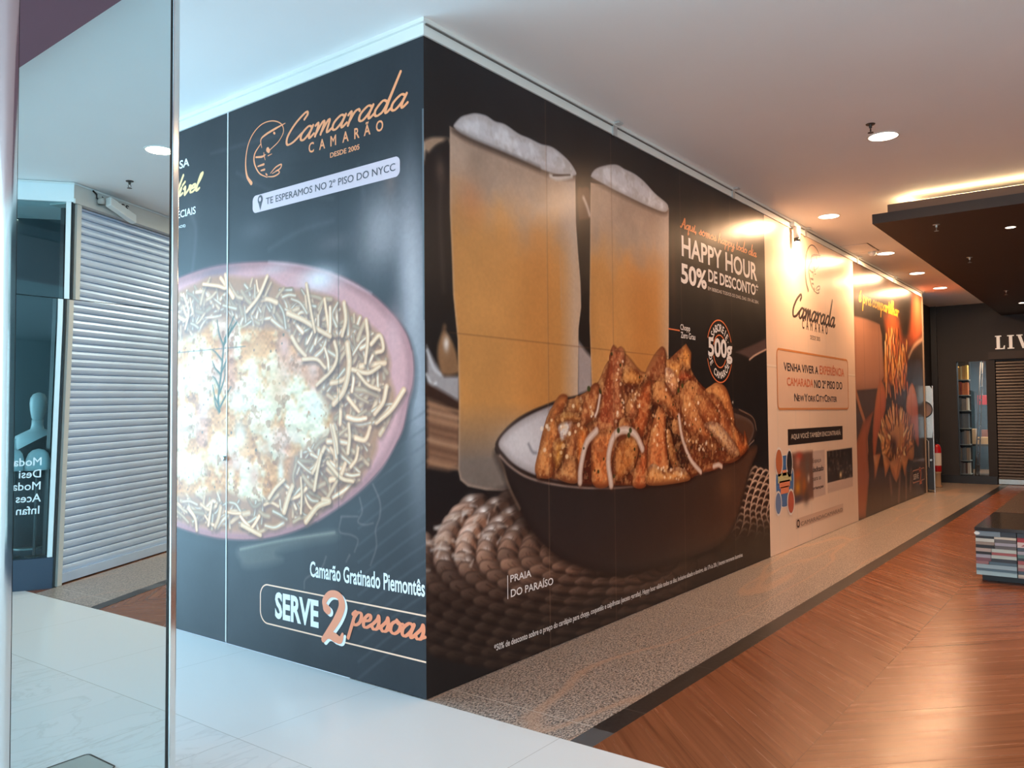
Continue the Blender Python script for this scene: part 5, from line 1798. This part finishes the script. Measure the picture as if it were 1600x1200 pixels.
# display window
sw = thing('shop_window', 'dark shop display window with white jamb reflected in the column', 'shop window')
obox(MB(), OC, WD, WN, 0.012, 3.0, -.05, .0, 0.0, .27).build('base_board', M['navy'], sw)
obox(MB(), OC, WD, WN, 0.020, 0.060, -.06, .004, .275, ZH-.002).build('jamb', M['frame_white'], sw)
obox(MB(), OC, WD, WN, -0.0, 0.018, -.05, -.003, 0.0, ZH-.002).build('corner_post', M['black_plastic'], sw)
obox(MB(), OC, WD, WN, 0.060, 2.95, -.030, -.022, .275, ZH-.003).build('pane', M['glass'], sw)
obox(MB(), OC, WD, WN, 2.95, 3.0, -.06, .004, .275, ZH-.002).build('jamb', M['frame_white'], sw)
lt = []
for body_, py in (('Moda', 722), ('Desi', 740.5), ('Moda', 759), ('Aces', 777.5), ('Infan', 796)):
    # heights from the reflection; virtual depth of the pane is about 7.35 m
    z0 = 1.5+(650-py)*7.3/F_PX
    h_ = 12.2*7.3/F_PX
    v, f = text_mesh(body_, .01)
    sc = h_/.7
    # reads correctly from the aisle: text runs along +WD seen from WN side
    vs = [loc(OC, WD, WN, .135+p[0]*sc, -.0205, z0+p[1]*sc) for p in v]
    mesh_obj('window_lettering', vs, f, pmat('white_window_film', rgb(235, 240, 240), .5), sw)
structure(obox(MB(), OC, WD, WN, 0.0, 3.1, -1.62, -1.60, 0, H).build('wall_shop_back', pmat('shop_back_paint', rgb(70, 84, 90), .7)))
structure(obox(MB(), OC, WD, WN, 3.0, 6.0, -.1, 0.0, 0, ZH).build('wall_shop_side', M['wall']))
structure(obox(MB(), OC, WD, WN, 0.05, 3.0, -1.6, -.06, .20, .262).build('floor_shop_plinth', M['navy']))


def mannequin():
    b = OC+WD*.36-WN*.80
    t = thing('mannequin', 'glossy white egg-headed mannequin in a black one-shoulder dress behind shop glass', 'mannequin', (b.x, b.y, .262), WA)
    zb = .262
    hz = 1.61-zb
    m = MB()
    m.lathe([(.001, hz-.155), (.035, hz-.145), (.060, hz-.10), (.076, hz-.03), (.084, hz+.04), (.078, hz+.09), (.055, hz+.125), (.02, hz+.14), (.001, hz+.142)], 28)
    m.v = [(x*.88, y*1.05, z) for x, y, z in m.v]
    m.build('head', M['mannequin'], t, True)
    m = MB()
    m.lathe([(.050, hz-.12), (.050, hz-.17), (.060, hz-.21), (.13, hz-.245), (.185, hz-.275), (.19, hz-.33), (.17, hz-.45), (.135, hz-.60), (.13, hz-.66)], 32)
    m.v = [(x, y*(.55 if z < hz-.2 else 1), z) for x, y, z in m.v]
    m.build('torso', M['mannequin'], t, True)
    # black dress: long sheath with a diagonal neckline
    P = [(.135, hz-.66), (.14, hz-.62), (.178, hz-.45), (.2, hz-.34), (.196, hz-.272)]
    n = 40
    vs, fs = [], []
    ring_ = [(.155, hz-1.33), (.17, hz-1.1), (.185, hz-.85), (.15, hz-.68)]+P
    for r, z in ring_:
        for k in range(n):
            a_ = 2*math.pi*k/n
            x = r*math.cos(a_)
            zz = z
            top = hz-.30-.55*max(-.16, min(.2, x))*1.0-.03
            zz = min(z, top)
            vs.append((x*1.02, r*.58*math.sin(a_)*1.04, zz))
    for i in range(len(ring_)-1):
        for k in range(n):
            fs.append((i*n+k, i*n+(k+1) % n, (i+1)*n+(k+1) % n, (i+1)*n+k))
    mesh_obj('dress', vs, fs, M['black_cloth'], t, True)
    for s, bend in ((-1, 1), (1, 1)):
        mm = MB().tube([(s*.185, 0, hz-.30), (s*.225, -.01, hz-.45), (s*.245, -.02, hz-.60), (s*.235, .02, hz-.75), (s*.20, .07, hz-.86)], [.05, .045, .038, .034, .024], 14)
        mm.build('arm', M['mannequin'] if s > 0 else M['black_cloth'], t, True)
    MB().lathe([(.16, 0.0), (.16, .012), (.02, .014), (.02, hz-1.30)], 28).build('stand', M['steel'], t)
    return t


mannequin()
for k, (px, py, r, lab) in enumerate(((63, 718, .105, 'larger white dome display form below the mannequin shoulder'), (28, 722, .07, 'smaller white dome display form left of the larger one in the mirror'))):
    # the sight line folded back across the mirror, stopped behind the pane
    r_ = ray(px, py)
    c0, r0 = Vector((CAM[0], -CAM[1], CAM[2])), Vector((r_[0], -r_[1], r_[2]))
    p = c0+r0*(((OC-WN*.20)-c0).dot(WN)/r0.dot(WN))
    t = thing('display_form', lab, 'display form', (p[0], p[1], .262), 0, None)
    hz = 1.135-.262
    MB().lathe([(r, hz-.10), (r*.99, hz-.06), (r*.92, hz), (r*.75, hz+.05), (r*.45, hz+.08), (.001, hz+.092)], 28).build('dome', M['mannequin'], t, True)
    MB().lathe([(.07, 0), (.07, .01), (.012, .012), (.012, hz-.1)], 18).build('stand', M['black_plastic'], t)

# broken emergency light with a dangling cable on the header
el = thing('emergency_light', 'white emergency light hanging crooked from the header above grey shutter', 'emergency light')
o_ = OC+SD*.28+SN*.056
m_ = MB()
for k in range(3):
    m_.lathe([(.028, -.03), (.034, 0), (.028, .03)], 14, (0, 0, 0))
m_.v = [(v[0], v[1], v[2]) for v in m_.v]
m_.build('lamp_head', M['white_plastic'], el, True, loc=(o_.x, o_.y, ZH+.07))
o2 = OC+SD*.52+SN*.085
bx_ = MB().box(-.19, .19, -.03, .03, -.045, .045).build('case', M['white_plastic'], el, bevel=.008)
bx_.location = (o2.x, o2.y, ZH+.035)
bx_.rotation_euler = (math.radians(12), math.radians(14), SA)
MB().tube([loc(OC, SD, SN, .22, .012, H-.02), loc(OC, SD, SN, .25, .03, H-.05), loc(OC, SD, SN, .24, .04, H-.09), loc(OC, SD, SN, .28, .035, ZH+.085)], .008, 8).build('cable', M['black_plastic'], el, True)
v, f = text_mesh('330 066', .03)
vs = [loc(OC, SD, SN, .74-(.40*p[0]/v[:, 0].max()), .0015, ZH+.085+p[1]*.055/.7) for p in v]
un = thing('unit_number', 'black unit number on the beige header above grey shutter', 'number sign')
mesh_obj('digits', vs, f, M['black_plastic'], un)

# purple bulkhead over the aisle behind the camera
structure(MB().box(-4.2, -1.22, -5.5, -0.6, H-.10, H-.002).build('beam_purple', M['purple']))
structure(MB().box(-4.2, -1.62, -5.5, -0.6, H-.115, H-.1005).build('beam_purple_lit', M['purple_lit']))  # thin slab in the paler tone painted for the lit underside
# floor box lid by the column
a_, b_ = (-1.36, -.74), (-1.62, -.50)
fl = thing('floor_box', 'small grey floor box lid with rounded corner, mirrored at the bottom', 'floor box')
pts = rounded(-1.66, -1.37, -.74, -.50, .02)
MB().prism(pts, (0, 0, .0), (1, 0, 0), (0, 1, 0), (0, 0, 1), .004).build('lid', pmat('lid_metal', rgb(176, 186, 184), .35, .4), fl)
vs, fs = frame_band(pts, .008)
mesh_obj('lid_frame', [(x, y, .005) for x, y in vs], fs, M['dark_metal'], fl)

# ------------------------------------------------------------------ ceiling fittings
def downlight(x, y, label, z=H, r=.105, power=DOWNLIGHT, group='corridor downlights'):
    t = thing('downlight', label, 'downlight', (x, y, z), 0, group)
    MB().lathe([(r*1.0, -.004), (r*1.13, -.004), (r*1.13, 0.0), (r*1.0, 0.0)], 40, cap=False).build('ring', M['white_plastic'], t)
    MB().lathe([(.001, -.0025), (r, -.0025)], 40, cap=False).build('diffuser', M['downlight'], t)
    l = lamp('downlight_lamp', 'AREA', (x, y, z-.006), power, WARM, rot=(0, 0, 0), size=r*1.8, shape='DISK')
    return t


for px, py, lab, pw in ((1380, 213, 'nearest round ceiling downlight beside the sprinkler', .55), (1295, 338, 'round downlight second along the corridor, near the wall lamp', 1.0), (1384, 396, 'round downlight beside the ceiling hatch', 1.0),
                        (1433, 427, 'fourth round downlight along the corridor past the ceiling hatch', 1.0), (1469, 450, 'farthest round downlight, just before the black shop front', 1.0)):
    p = at(px, py, 2, H)
    downlight(p[0], p[1], lab, power=DOWNLIGHT*pw)
p = at(236, 234, 2, H)
downlight(p[0], -p[1], 'round downlight mirrored in the column at upper left', power=DOWNLIGHT*.5)


def sprinkler(x, y, z, label, mat):
    t = thing('sprinkler', label, 'sprinkler', (x, y, z), 0, 'ceiling sprinklers')
    MB().lathe([(.030, -.006), (.034, 0)], 20).build('escutcheon', mat, t)
    m = MB().lathe([(.010, -.03), (.012, -.006)], 12)
    for s in (-1, 1):
        m.tube([(s*.004, 0, -.03), (s*.014, 0, -.045), (s*.004, 0, -.062)], .003, 6)
    m.build('body', mat, t)
    MB().lathe([(.021, -.066), (.021, -.063)], 16).build('deflector', mat, t)


p = at(1360, 194, 2, H)
sprinkler(p[0], p[1], H, 'dark sprinkler on pale ceiling above the nearest downlight', M['dark_metal'])
p = at(188, 282, 2, H)
sprinkler(p[0], -p[1], H, 'dark sprinkler mirrored in the column above grey shutter', M['dark_metal'])
# access hatch with a small bulb
p = at(1350, 391.5, 2, H)
ht = thing('ceiling_hatch', 'square access hatch in the ceiling with a thin dark gap', 'hatch', (p[0], p[1], H))
pts = [(-.50, -.16), (.12, -.16), (.12, .18), (-.50, .18)]
vs, fs = frame_band(pts, .02)
mesh_obj('gap', [(x, y, -.0015) for x, y in vs], fs, M['dark_metal'], ht)
MB().box(-.48, .10, -.145, .165, -.004, -.0005).build('panel', M['ceiling'], ht)
p = at(1363, 397, 2, H-.03)
sm = thing('smoke_detector', 'small cream detector on the ceiling beside the hatch', 'detector', (p[0], p[1], H))
MB().lathe([(.001, -.06), (.03, -.055), (.05, -.03), (.055, 0)], 20).build('shell', M['white_plastic'], sm, True)

# dark dropped canopy with lit cove
CZ = 3.35
cn = thing('ceiling_canopy', 'dark brown dropped ceiling panel with warm light glowing along its top', 'canopy')
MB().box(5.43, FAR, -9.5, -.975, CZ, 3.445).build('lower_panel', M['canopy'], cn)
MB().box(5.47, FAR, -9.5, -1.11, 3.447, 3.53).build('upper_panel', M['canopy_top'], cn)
MB().box(5.53, 5.57, -9.3, -1.3, 3.532, 3.545).box(5.6, FAR-.2, -1.24, -1.2, 3.532, 3.545).build('led_strip', M['led'], cn)
for px, py, lab in ((1463, 351, 'pale sprinkler under the dark canopy nearest its corner'), (1515, 402, 'pale sprinkler under the dark canopy, middle one'), (1572, 454, 'pale sprinkler under the dark canopy, left of the last two')):
    p = at(px, py, 2, CZ)
    sprinkler(p[0], p[1], CZ, lab, M['steel'])
p = at(1579, 355, 2, CZ)
downlight(p[0], p[1], 'small spot light in the underside of the dark canopy', CZ, .045, 5, None)
p = at(1598, 473, 2, CZ)
downlight(p[0], p[1], 'tiny far spot light in the dark canopy near the shop sign', CZ, .06, 5, None)

# wall lamp clipped over the pale print
wl = thing('wall_lamp', 'small wall lamp clipped above the cream print, lighting it below', 'wall lamp', (5.92, -.012, 3.38))
MB().box(-.05, .10, -.05, .0, .17, .215).build('bracket', M['alu'], wl)
MB().lathe([(.036, .04), (.038, .16), (.030, .17)], 20, (0.02, -.055, 0)).build('body', M['white_plastic'], wl, True)
MB().lathe([(.034, -.0), (.037, .038)], 20, (0.02, -.055, 0)).build('shade', M['black_plastic'], wl, True)
MB().lathe([(.026, -.004), (.026, -.001)], 20, (0.02, -.055, 0)).build('bulb', emat('warm_bulb', (1, .8, .55), 20), wl)
sl = lamp('wall_lamp_beam', 'SPOT', (5.94, -.10, 3.36), 22, (1, .66, .36), rot=(math.radians(-8), 0, 0))
sl.data.spot_size = math.radians(95)
sl.data.spot_blend = .8
sl.data.shadow_soft_size = .03

# ------------------------------------------------------------------ far black shop front
def fp(px, py):
    p = at(px, py, 0, FAR)
    return (p[1], p[2])


wy0, wz0 = fp(1545.5, 746)
wy1, wz1 = fp(1494, 565)
sy, sz = fp(1554, 563)
m_ = MB()
m_.box(FAR, FAR+.2, wy1, .62, 0, H).box(FAR, FAR+.2, sy, wy0, 0, H).box(FAR, FAR+.2, wy0, wy1, 0, wz0).box(FAR, FAR+.2, wy0, wy1, wz1, H)
m_.box(FAR, FAR+.2, -9.5, sy, sz, H)
structure(m_.build('wall_far', M['dark_wall']))
# shallow pilaster and dark return wall beside the hoarding
yq = fp(1466, 600)[0]
structure(MB().box(13.12, FAR+.1, .30, .6, 0, H).build('wall_return', M['dark_wall']))
structure(MB().box(FAR-.06, FAR-.001, yq, .29, 0, H).build('trim_6', M['black_plastic']))
structure(MB().box(FAR-.05, FAR-.001, -9.5, sy+.10, sz+.02, sz+.17).build('trim_7', M['canopy']))
structure(MB().box(FAR-.03, FAR-.001, sy+.01, yq-.01, 0, .16).build('baseboard_far', M['black_plastic']))
# sign letters
sg = thing('shop_sign', 'raised cream serif letters above the brown roller shutter', 'sign')


def serif(ch):
    """slab-serif capitals as polygons, unit height"""
    if ch == 'L':
        return .62, [[(0, 0), (.60, 0), (.62, .26), (.56, .26), (.50, .07), (.30, .07), (.30, .93), (.40, .93), (.40, 1), (0, 1), (0, .93), (.09, .93), (.09, .07), (0, .07)]]
    if ch == 'I':
        return .42, [[(0, 0), (.42, 0), (.42, .07), (.31, .07), (.31, .93), (.42, .93), (.42, 1), (0, 1), (0, .93), (.11, .93), (.11, .07), (0, .07)]]
    return .86, [[(.36, 0), (.48, 0), (.77, .93), (.86, .93), (.86, 1), (.56, 1), (.56, .93), (.68, .93), (.475, .27), (.28, .93), (.38, .93), (.38, 1), (0, 1), (0, .93), (.08, .93)]]


ly, lz0 = fp(1555.5, 546)
lz1 = fp(1556, 525)[1]
hgt = lz1-lz0
y = ly
for ch in 'LIV':
    adv, polys = serif(ch)
    for poly in polys:
        MB().prism([(a*hgt, b*hgt) for a, b in poly], (FAR-.035, y, lz0), (0, -1, 0), (0, 0, 1), (1, 0, 0), .03).build('letter', M['letter_glow'], sg)
    y -= (adv+.16)*hgt
bs_ = thing('roller_shutter', 'closed brown roller shutter under the cream letters', 'shutter')
prof, z = [], .10
while z < sz:
    for t, b in ((0, 0), (.1, .012), (.4, .022), (.75, .018), (.92, .002)):
        if z+.06*t < sz-.002:
            prof.append((FAR+.06-b, z+.06*t))
    z += .06
n_ = len(prof)
vs = [(x, yy, z) for yy in (sy-.012, -9.4) for x, z in prof]
mesh_obj('slat_curtain', vs, [(k, k+1, n_+k+1, n_+k) for k in range(n_-1)], M['brown_shutter'], bs_)
MB().box(FAR+.03, FAR+.07, -9.4, sy-.012, .012, .105).build('bottom_bar', M['steel'], bs_)
structure(MB().box(FAR+.15, FAR+.19, -9.4, sy-.01, 0.0, sz).build('wall_behind_far_shutter', M['black_plastic']))
# shop interior behind the far window
structure(MB().box(FAR+.2, FAR+4.2, -4.2, 1.2, .0, .02).build('floor_bookshop', pmat('bookshop_floor', rgb(150, 112, 84), .4)))
structure(MB().box(FAR+4.2, FAR+4.3, -4.2, 1.2, 0, 3.3).build('wall_bookshop_back', pmat('bookshop_wall', rgb(58, 78, 88), .6)))
structure(MB().box(FAR+.2, FAR+4.3, 1.2, 1.3, 0, 3.3).build('wall_bookshop_left', pmat('bookshop_side', rgb(70, 76, 78), .6)))
structure(MB().box(FAR+.2, FAR+4.3, -4.3, -4.2, 0, 3.3).build('wall_bookshop_right', pmat('bookshop_right', rgb(70, 76, 78), .6)))
structure(MB().box(FAR+.2, FAR+4.3, -4.3, 1.3, 3.3, 3.34).build('ceiling_bookshop', pmat('bookshop_ceiling', rgb(120, 124, 124), .7)))
pn = thing('window_pane', 'tall narrow shop window pane in the black wall', 'window')
MB().box(FAR+.10, FAR+.11, wy0, wy1, wz0, wz1).build('pane', M['clear'], pn)
lamp('bookshop_lamp', 'AREA', (FAR+1.2, -.6, 3.25), 110, (1, .80, .58), rot=(0, 0, 0), size=1.2, size_y=.5)
lamp('bookshop_cool_lamp', 'AREA', (FAR+3.0, -2.2, 3.2), 110, (.62, .86, 1.0), rot=(0, 0, 0), size=1.2, size_y=1.2)


def fpx(px, py, dx):
    p = at(px, py, 0, FAR+dx)
    return p[1], p[2]


bk = thing('bookshelf', 'tall bookshelf of upright books behind the far shop window', 'bookshelf')
by0 = fpx(1513, 600, .7)[0]
by1 = fpx(1494, 600, .7)[0]+.25
levels = [fpx(1500, yv, .7)[1] for yv in (734, 720, 695, 668, 641, 617, 593, 567)]
levels = [fpx(1500, yv, .7)[1] for yv in (740, 719, 694, 669, 641, 617, 593)]
m_ = MB()
for z in levels:
    m_.box(FAR+.72, FAR+1.0, by0, by1, z-.02, z)
m_.build('shelf', pmat('shelf_edge', rgb(140, 150, 150), .4), bk)
MB().box(FAR+.98, FAR+1.02, by0, by1, .021, 2.75).box(FAR+.72, FAR+1.0, by1, by1+.03, .021, 2.75).build('carcass', M['black_plastic'], bk)
bcol = [(226, 180, 96), (236, 206, 150), (196, 110, 62), (176, 70, 54), (208, 196, 180), (120, 116, 116), (96, 104, 112), (150, 130, 112), (206, 150, 80), (88, 60, 54)]
bm = [pmat('book_cover', rgb(*c), .5) for c in bcol]
hues = [(4, 9, 5), (5, 6, 7), (6, 7, 5), (5, 6, 6), (4, 5, 6), (3, 2, 8), (0, 1, 8)]
k = 0
for li, z in enumerate(levels):
    y = by0+.02
    nz_ = levels[li+1] if li+1 < len(levels) else z+.36
    while y < by1-.06:
        w_ = rnd.uniform(.03, .055)
        h_ = min(.30, (nz_-z-.03)*rnd.uniform(.78, .95))
        o = MB().box(0, .19, 0, w_, 0, h_).build('book', bm[rnd.choice(hues[li])], None)
        o.location = (FAR+.74, y, z+.001)
        tag(o, 'upright book on the bookshelf behind the far shop window', 'book', 'upright books in the far window')
        y += w_+.003
        k += 1
# steel ladder rail, counter with parcels
ry, _ = fpx(1528, 600, 1.3)
ld = thing('ladder', 'slim steel library ladder leaning behind far shop window', 'ladder')
pts = [fpx(1532, 566, 1.3), fpx(1524, 745, 1.3)]
MB().tube([(FAR+1.3, pts[0][0], pts[0][1]), (FAR+1.3, pts[1][0], max(.04, pts[1][1]))], .013, 10).build('rail', M['dark_metal'], ld, True)
MB().tube([(FAR+1.45, pts[0][0]-.02, pts[0][1]), (FAR+1.45, pts[1][0]-.05, max(.04, pts[1][1]))], .013, 10).build('rail', M['dark_metal'], ld, True)
m_ = MB()
for t in np.linspace(.1, .9, 8):
    m_.tube([(FAR+1.3, pts[0][0]*(1-t)+pts[1][0]*t, pts[0][1]*(1-t)+pts[1][1]*t), (FAR+1.45, (pts[0][0]-.02)*(1-t)+(pts[1][0]-.05)*t, pts[0][1]*(1-t)+pts[1][1]*t)], .012, 8)
m_.build('rungs', M['dark_metal'], ld, True)
tb = thing('display_table', 'low dark display table behind the far shop window', 'table')
ty, tz = fpx(1545, 694, 1.7)
MB().box(FAR+1.5, FAR+2.6, ty-.9, fpx(1512, 694, 1.7)[0], tz-.04, tz).build('tabletop', M['dark_metal'], tb)
for x, yy in ((FAR+1.55, ty-.8), (FAR+2.5, ty-.8), (FAR+1.55, fpx(1514, 694, 1.7)[0]-.02), (FAR+2.5, fpx(1514, 694, 1.7)[0]-.02)):
    MB().box(x, x+.05, yy-.05, yy, .021, tz-.04).build('leg', M['dark_metal'], tb)
for px, py, w_, h_, c, lab in ((1518, 691, .22, .33, (232, 196, 160), 'taller cream box on display table behind far shop window'), (1539, 691, .30, .15, (226, 190, 140), 'wide low cream box on display table behind far shop window'),
                               (1535, 684, .12, .30, (150, 90, 66), 'small brown box at the back of the display table')):
    yy = fpx(px, py, 1.75)[0]
    o = MB().box(-.1, .1, -w_/2, w_/2, 0, h_).build('carton', pmat('carton_card', rgb(*c), .7), None, bevel=.004)
    o.location = (FAR+1.75+(.45 if h_ == .30 else 0), yy, tz)
    tag(o, lab, 'box')
yy, zz = fpx(1535, 625, 2.6)
o = MB().box(FAR+2.6, FAR+2.63, yy-.10, yy+.10, zz-.11, zz+.11).build('notice_board', M['red'], None, bevel=.01)
tag(o, 'small red notice hanging beyond the ladder in far shop', 'notice')
MB().tube([(FAR+2.62, yy, zz+.11), (FAR+2.62, yy, 3.3)], .004, 6).build('cord', M['alu'], o)

# steel door leaf and fire extinguisher at the end of the hoarding
dl = thing('door_leaf', 'steel and black door leaf with round porthole standing past the hoarding end', 'door', (13.14, 0, 0))
dz0, dz1 = .05, at(1450, 603, 0, 13.14)[2]
dy = at(1458, 680, 0, 13.14)[1]
zm = at(1450, 684, 0, 13.14)[2]
pc_ = (at(1443.5, 640, 0, 13.14)[1]+.01, at(1443.5, 640, 0, 13.14)[2])
pr = .155
# upper steel plate with a round hole
vs, fs = [], []
for x in (0, .035):
    for k in range(48):
        a_ = 2*math.pi*k/48
        vs.append((x, pc_[0]+pr*math.cos(a_), pc_[1]+pr*math.sin(a_)))
    for k in range(48):
        a_ = 2*math.pi*k/48
        c_, s_ = math.cos(a_), math.sin(a_)
        tt = min(((.29-pc_[0]) if c_ > 0 else (pc_[0]-dy))/max(abs(c_), 1e-6), ((dz1-pc_[1]) if s_ > 0 else (pc_[1]-zm))/max(abs(s_), 1e-6))
        vs.append((x, pc_[0]+tt*c_, pc_[1]+tt*s_))
for base in (0, 96):
    for k in range(48):
        q = (base+k, base+(k+1) % 48, base+48+(k+1) % 48, base+48+k)
        fs.append(q if base else q[::-1])
for k in range(48):
    j = (k+1) % 48
    fs.append((k, j, 96+j, 96+k))
    fs.append((48+k, 96+48+k, 96+48+j, 48+j))
mesh_obj('steel_plate', vs, fs, M['steel'], dl)
MB().lathe([(pr*.9, -.012), (pr*1.02, -.012), (pr*1.02, .045), (pr*.9, .045)], 40, (0, pc_[0], pc_[1]), 'x', cap=False).build('porthole_ring', M['black_plastic'], dl)
MB().lathe([(.001, .02), (pr, .02)], 40, (0, pc_[0], pc_[1]), 'x', cap=False).build('porthole_pane', pmat('smoked_pane', rgb(120, 92, 74), .3), dl)
MB().box(0, .035, dy, .29, dz0, zm-.002).build('black_plate', M['black_plastic'], dl)
MB().box(-.004, .04, dy-.012, dy, 0.0, dz1).build('edge_strip', M['alu'], dl)
hy = at(1451, 700, 0, 13.1)[1]
MB().tube([(0, hy+.06, zm+.06), (-.05, hy+.06, zm+.01), (-.05, hy, zm-.06), (-.05, hy, zm-.52), (0, hy, zm-.54)], .011, 10).build('handle', M['alu'], dl, True)
MB().lathe([(.02, -.03), (.02, 0)], 16, (0, hy-.03, zm-.4), 'x').build('lock', M['steel'], dl)
ey = at(1463.5, 700, 0, 14.3)[1]
fe = thing('fire_extinguisher', 'red fire extinguisher with white label beside the steel door leaf', 'fire extinguisher', (14.3, ey, 0))
MB().lathe([(.07, .30), (.078, .32), (.078, .74), (.06, .80), (.025, .83)], 28).build('cylinder', M['red'], fe, True)
MB().lathe([(.0795, .42), (.0795, .66)], 28, cap=False).build('paper_label', M['paper'], fe, True)
MB().lathe([(.022, .83), (.022, .87)], 14).box(-.06, .03, -.012, .012, .87, .89).box(-.07, .02, -.012, .012, .905, .92).build('valve', M['black_plastic'], fe)
MB().tube([(-.03, 0, .86), (-.10, .02, .80), (-.095, .05, .62), (-.085, .05, .45)], .010, 8).build('hose', M['black_plastic'], fe, True)
MB().lathe([(.085, 0.0), (.085, .03), (.06, .05), (.06, .26), (.075, .30)], 28).build('stand', pmat('tan_stand', rgb(170, 138, 108), .6), fe, True)

# ------------------------------------------------------------------ low table made of books
TX, TY, TZ = 4.93, -1.862, .475
tt = thing('book_plinth_table', 'low black-topped table whose sides are stacks of books', 'table', (TX, TY, 0))
MB().box(0, 1.25, -1.6, 0, TZ-.028, TZ).build('tabletop', M['table_top'], tt)
MB().box(.16, 1.15, -1.55, -.03, .0, .066).build('plinth', M['black_plastic'], tt)
MB().box(.30, 1.15, -1.5, -.30, .067, TZ-.03).build('core', M['black_plastic'], tt)
t2 = thing('low_table', 'second low brown table standing behind the book table', 'table', (TX+1.30, TY, 0))
MB().box(0, 2.6, -1.6, 0, TZ-.03, TZ-.001).build('tabletop', pmat('brown_top', rgb(70, 54, 45), .25), t2)
MB().box(.05, 2.55, -1.55, -.05, 0, TZ-.031).build('base', M['black_plastic'], t2)
# measured rows, top to bottom: (height share, left colour, left width share, right colour)
cv = {}


def cover(c):
    if c not in cv:
        cv[c] = pmat('cover', rgb(*c), .45)
    return cv[c]


def book(x, y0, y1, z0, z1, c, lab, g, title=None):
    w_, h_ = abs(y1-y0), z1-z0
    t = thing('book', lab, 'book', (x, max(y0, y1), z0), 0, g)
    th = min(.006, h_*.16)
    m = MB().box(0, .26, -w_, 0, 0, th).box(0, .26, -w_, 0, h_-th, h_).box(0, .007, -w_, 0, th, h_-th)
    m.build('cover', cover(c), t)
    MB().box(.008, .255, -w_+.004, -.004, th+.0003, h_-th-.0003).build('pages', M['paper'], t)
    return t


names = {(120, 140, 152): 'blue grey', (52, 60, 68): 'slate', (196, 202, 196): 'off-white', (148, 138, 128): 'taupe', (30, 30, 32): 'black', (98, 98, 100): 'grey', (182, 196, 192): 'pale green', (160, 160, 172): 'lilac grey',
         (120, 84, 96): 'plum', (84, 112, 128): 'steel blue', (150, 178, 190): 'light blue', (160, 192, 200): 'pale cyan', (164, 52, 58): 'red', (206, 194, 192): 'white', (70, 84, 98): 'dusk blue', (158, 90, 92): 'rose',
         (200, 196, 182): 'cream', (176, 164, 158): 'stone', (150, 112, 116): 'mauve', (96, 130, 128): 'teal'}
YB = TY-.006
colA = [(.115, [(.62, (120, 140, 152)), (.38, (52, 60, 68))]), (.055, [(.46, (30, 30, 32)), (.54, (200, 196, 182))]), (.075, [(.47, (196, 202, 196)), (.53, (98, 98, 100))]), (.07, [(.47, (148, 138, 128)), (.53, (160, 160, 172))]), (.075, [(.47, (30, 30, 32)), (.53, (98, 98, 100))]),
        (.08, [(.39, (176, 164, 158)), (.61, (182, 196, 192))]), (.06, [(.39, (30, 30, 32)), (.61, (158, 90, 92))]), (.08, [(.38, (160, 160, 172)), (.62, (182, 196, 192))]), (.075, [(.38, (120, 84, 96)), (.62, (52, 60, 68))]), (.07, [(.32, (150, 112, 116)), (.68, (84, 112, 128))]),
        (.09, [(1, (150, 178, 190))]), (.055, [(1, (84, 112, 128))]), (.10, [(1, (160, 192, 200))])]
colB = [(.10, [(1, (52, 60, 68))]), (.10, [(1, (164, 52, 58))]), (.12, [(1, (206, 194, 192))]), (.08, [(1, (70, 84, 98))]), (.075, [(.26, (160, 160, 172)), (.74, (158, 90, 92))]), (.08, [(.25, (96, 130, 128)), (.75, (200, 196, 182))]), (.055, [(1, (52, 60, 68))]),
        (.085, [(1, (158, 90, 92))]), (.075, [(1, (176, 164, 158))]), (.07, [(1, (150, 112, 116))]), (.075, [(1, (70, 84, 98))]), (.05, [(1, (200, 196, 182))]), (.035, [(1, (176, 164, 158))])]
ordn = ['top', 'second', 'third', 'fourth', 'fifth', 'sixth', 'seventh', 'eighth', 'ninth', 'tenth', 'eleventh', 'twelfth', 'bottom']
zlo, zhi = .067, TZ-.030
for ci, (cl, y0, wid, nm) in enumerate(((colA, YB, .305, 'corner'), (colB, YB-.309, .40, 'inner'))):
    tot = sum(r[0] for r in cl)
    z = zhi
    for ri, (h_, bs2) in enumerate(cl):
        hh_ = (zhi-zlo)*h_/tot
        y = y0
        for bi, (sh_, c) in enumerate(bs2):
            w_ = wid*sh_
            side = '' if len(bs2) == 1 else (' left' if bi == 0 else ' right')
            rown = ordn[ri] if ri < 12 else 'bottom'
            t = book(TX+.004+rnd.uniform(0, .006), y, y-w_+.003, z-hh_+.0012, z, c, '%s book lying%s in the %s row of the %s stack under black tabletop' % (names[c], side, rown, nm), 'books under the low black tabletop')
            if c == (206, 194, 192):
                v, f = text_mesh('ARAKI', .03)
                mesh_obj('spine_lettering', [(-.001, -.03-p[0]*.30/v[:, 0].max(), hh_*.28+p[1]*hh_*.45/.7) for p in v], f, ink(150, 60, 62), t)
            if c == (120, 140, 152):
                mesh_obj('spine_mark', [(-.001, -.012-.022*math.cos(a_*.39), hh_*.5+.014*math.sin(a_*.39)) for a_ in range(16)], [tuple(range(16))], ink(226, 236, 236), t)
            y -= w_
        z -= hh_
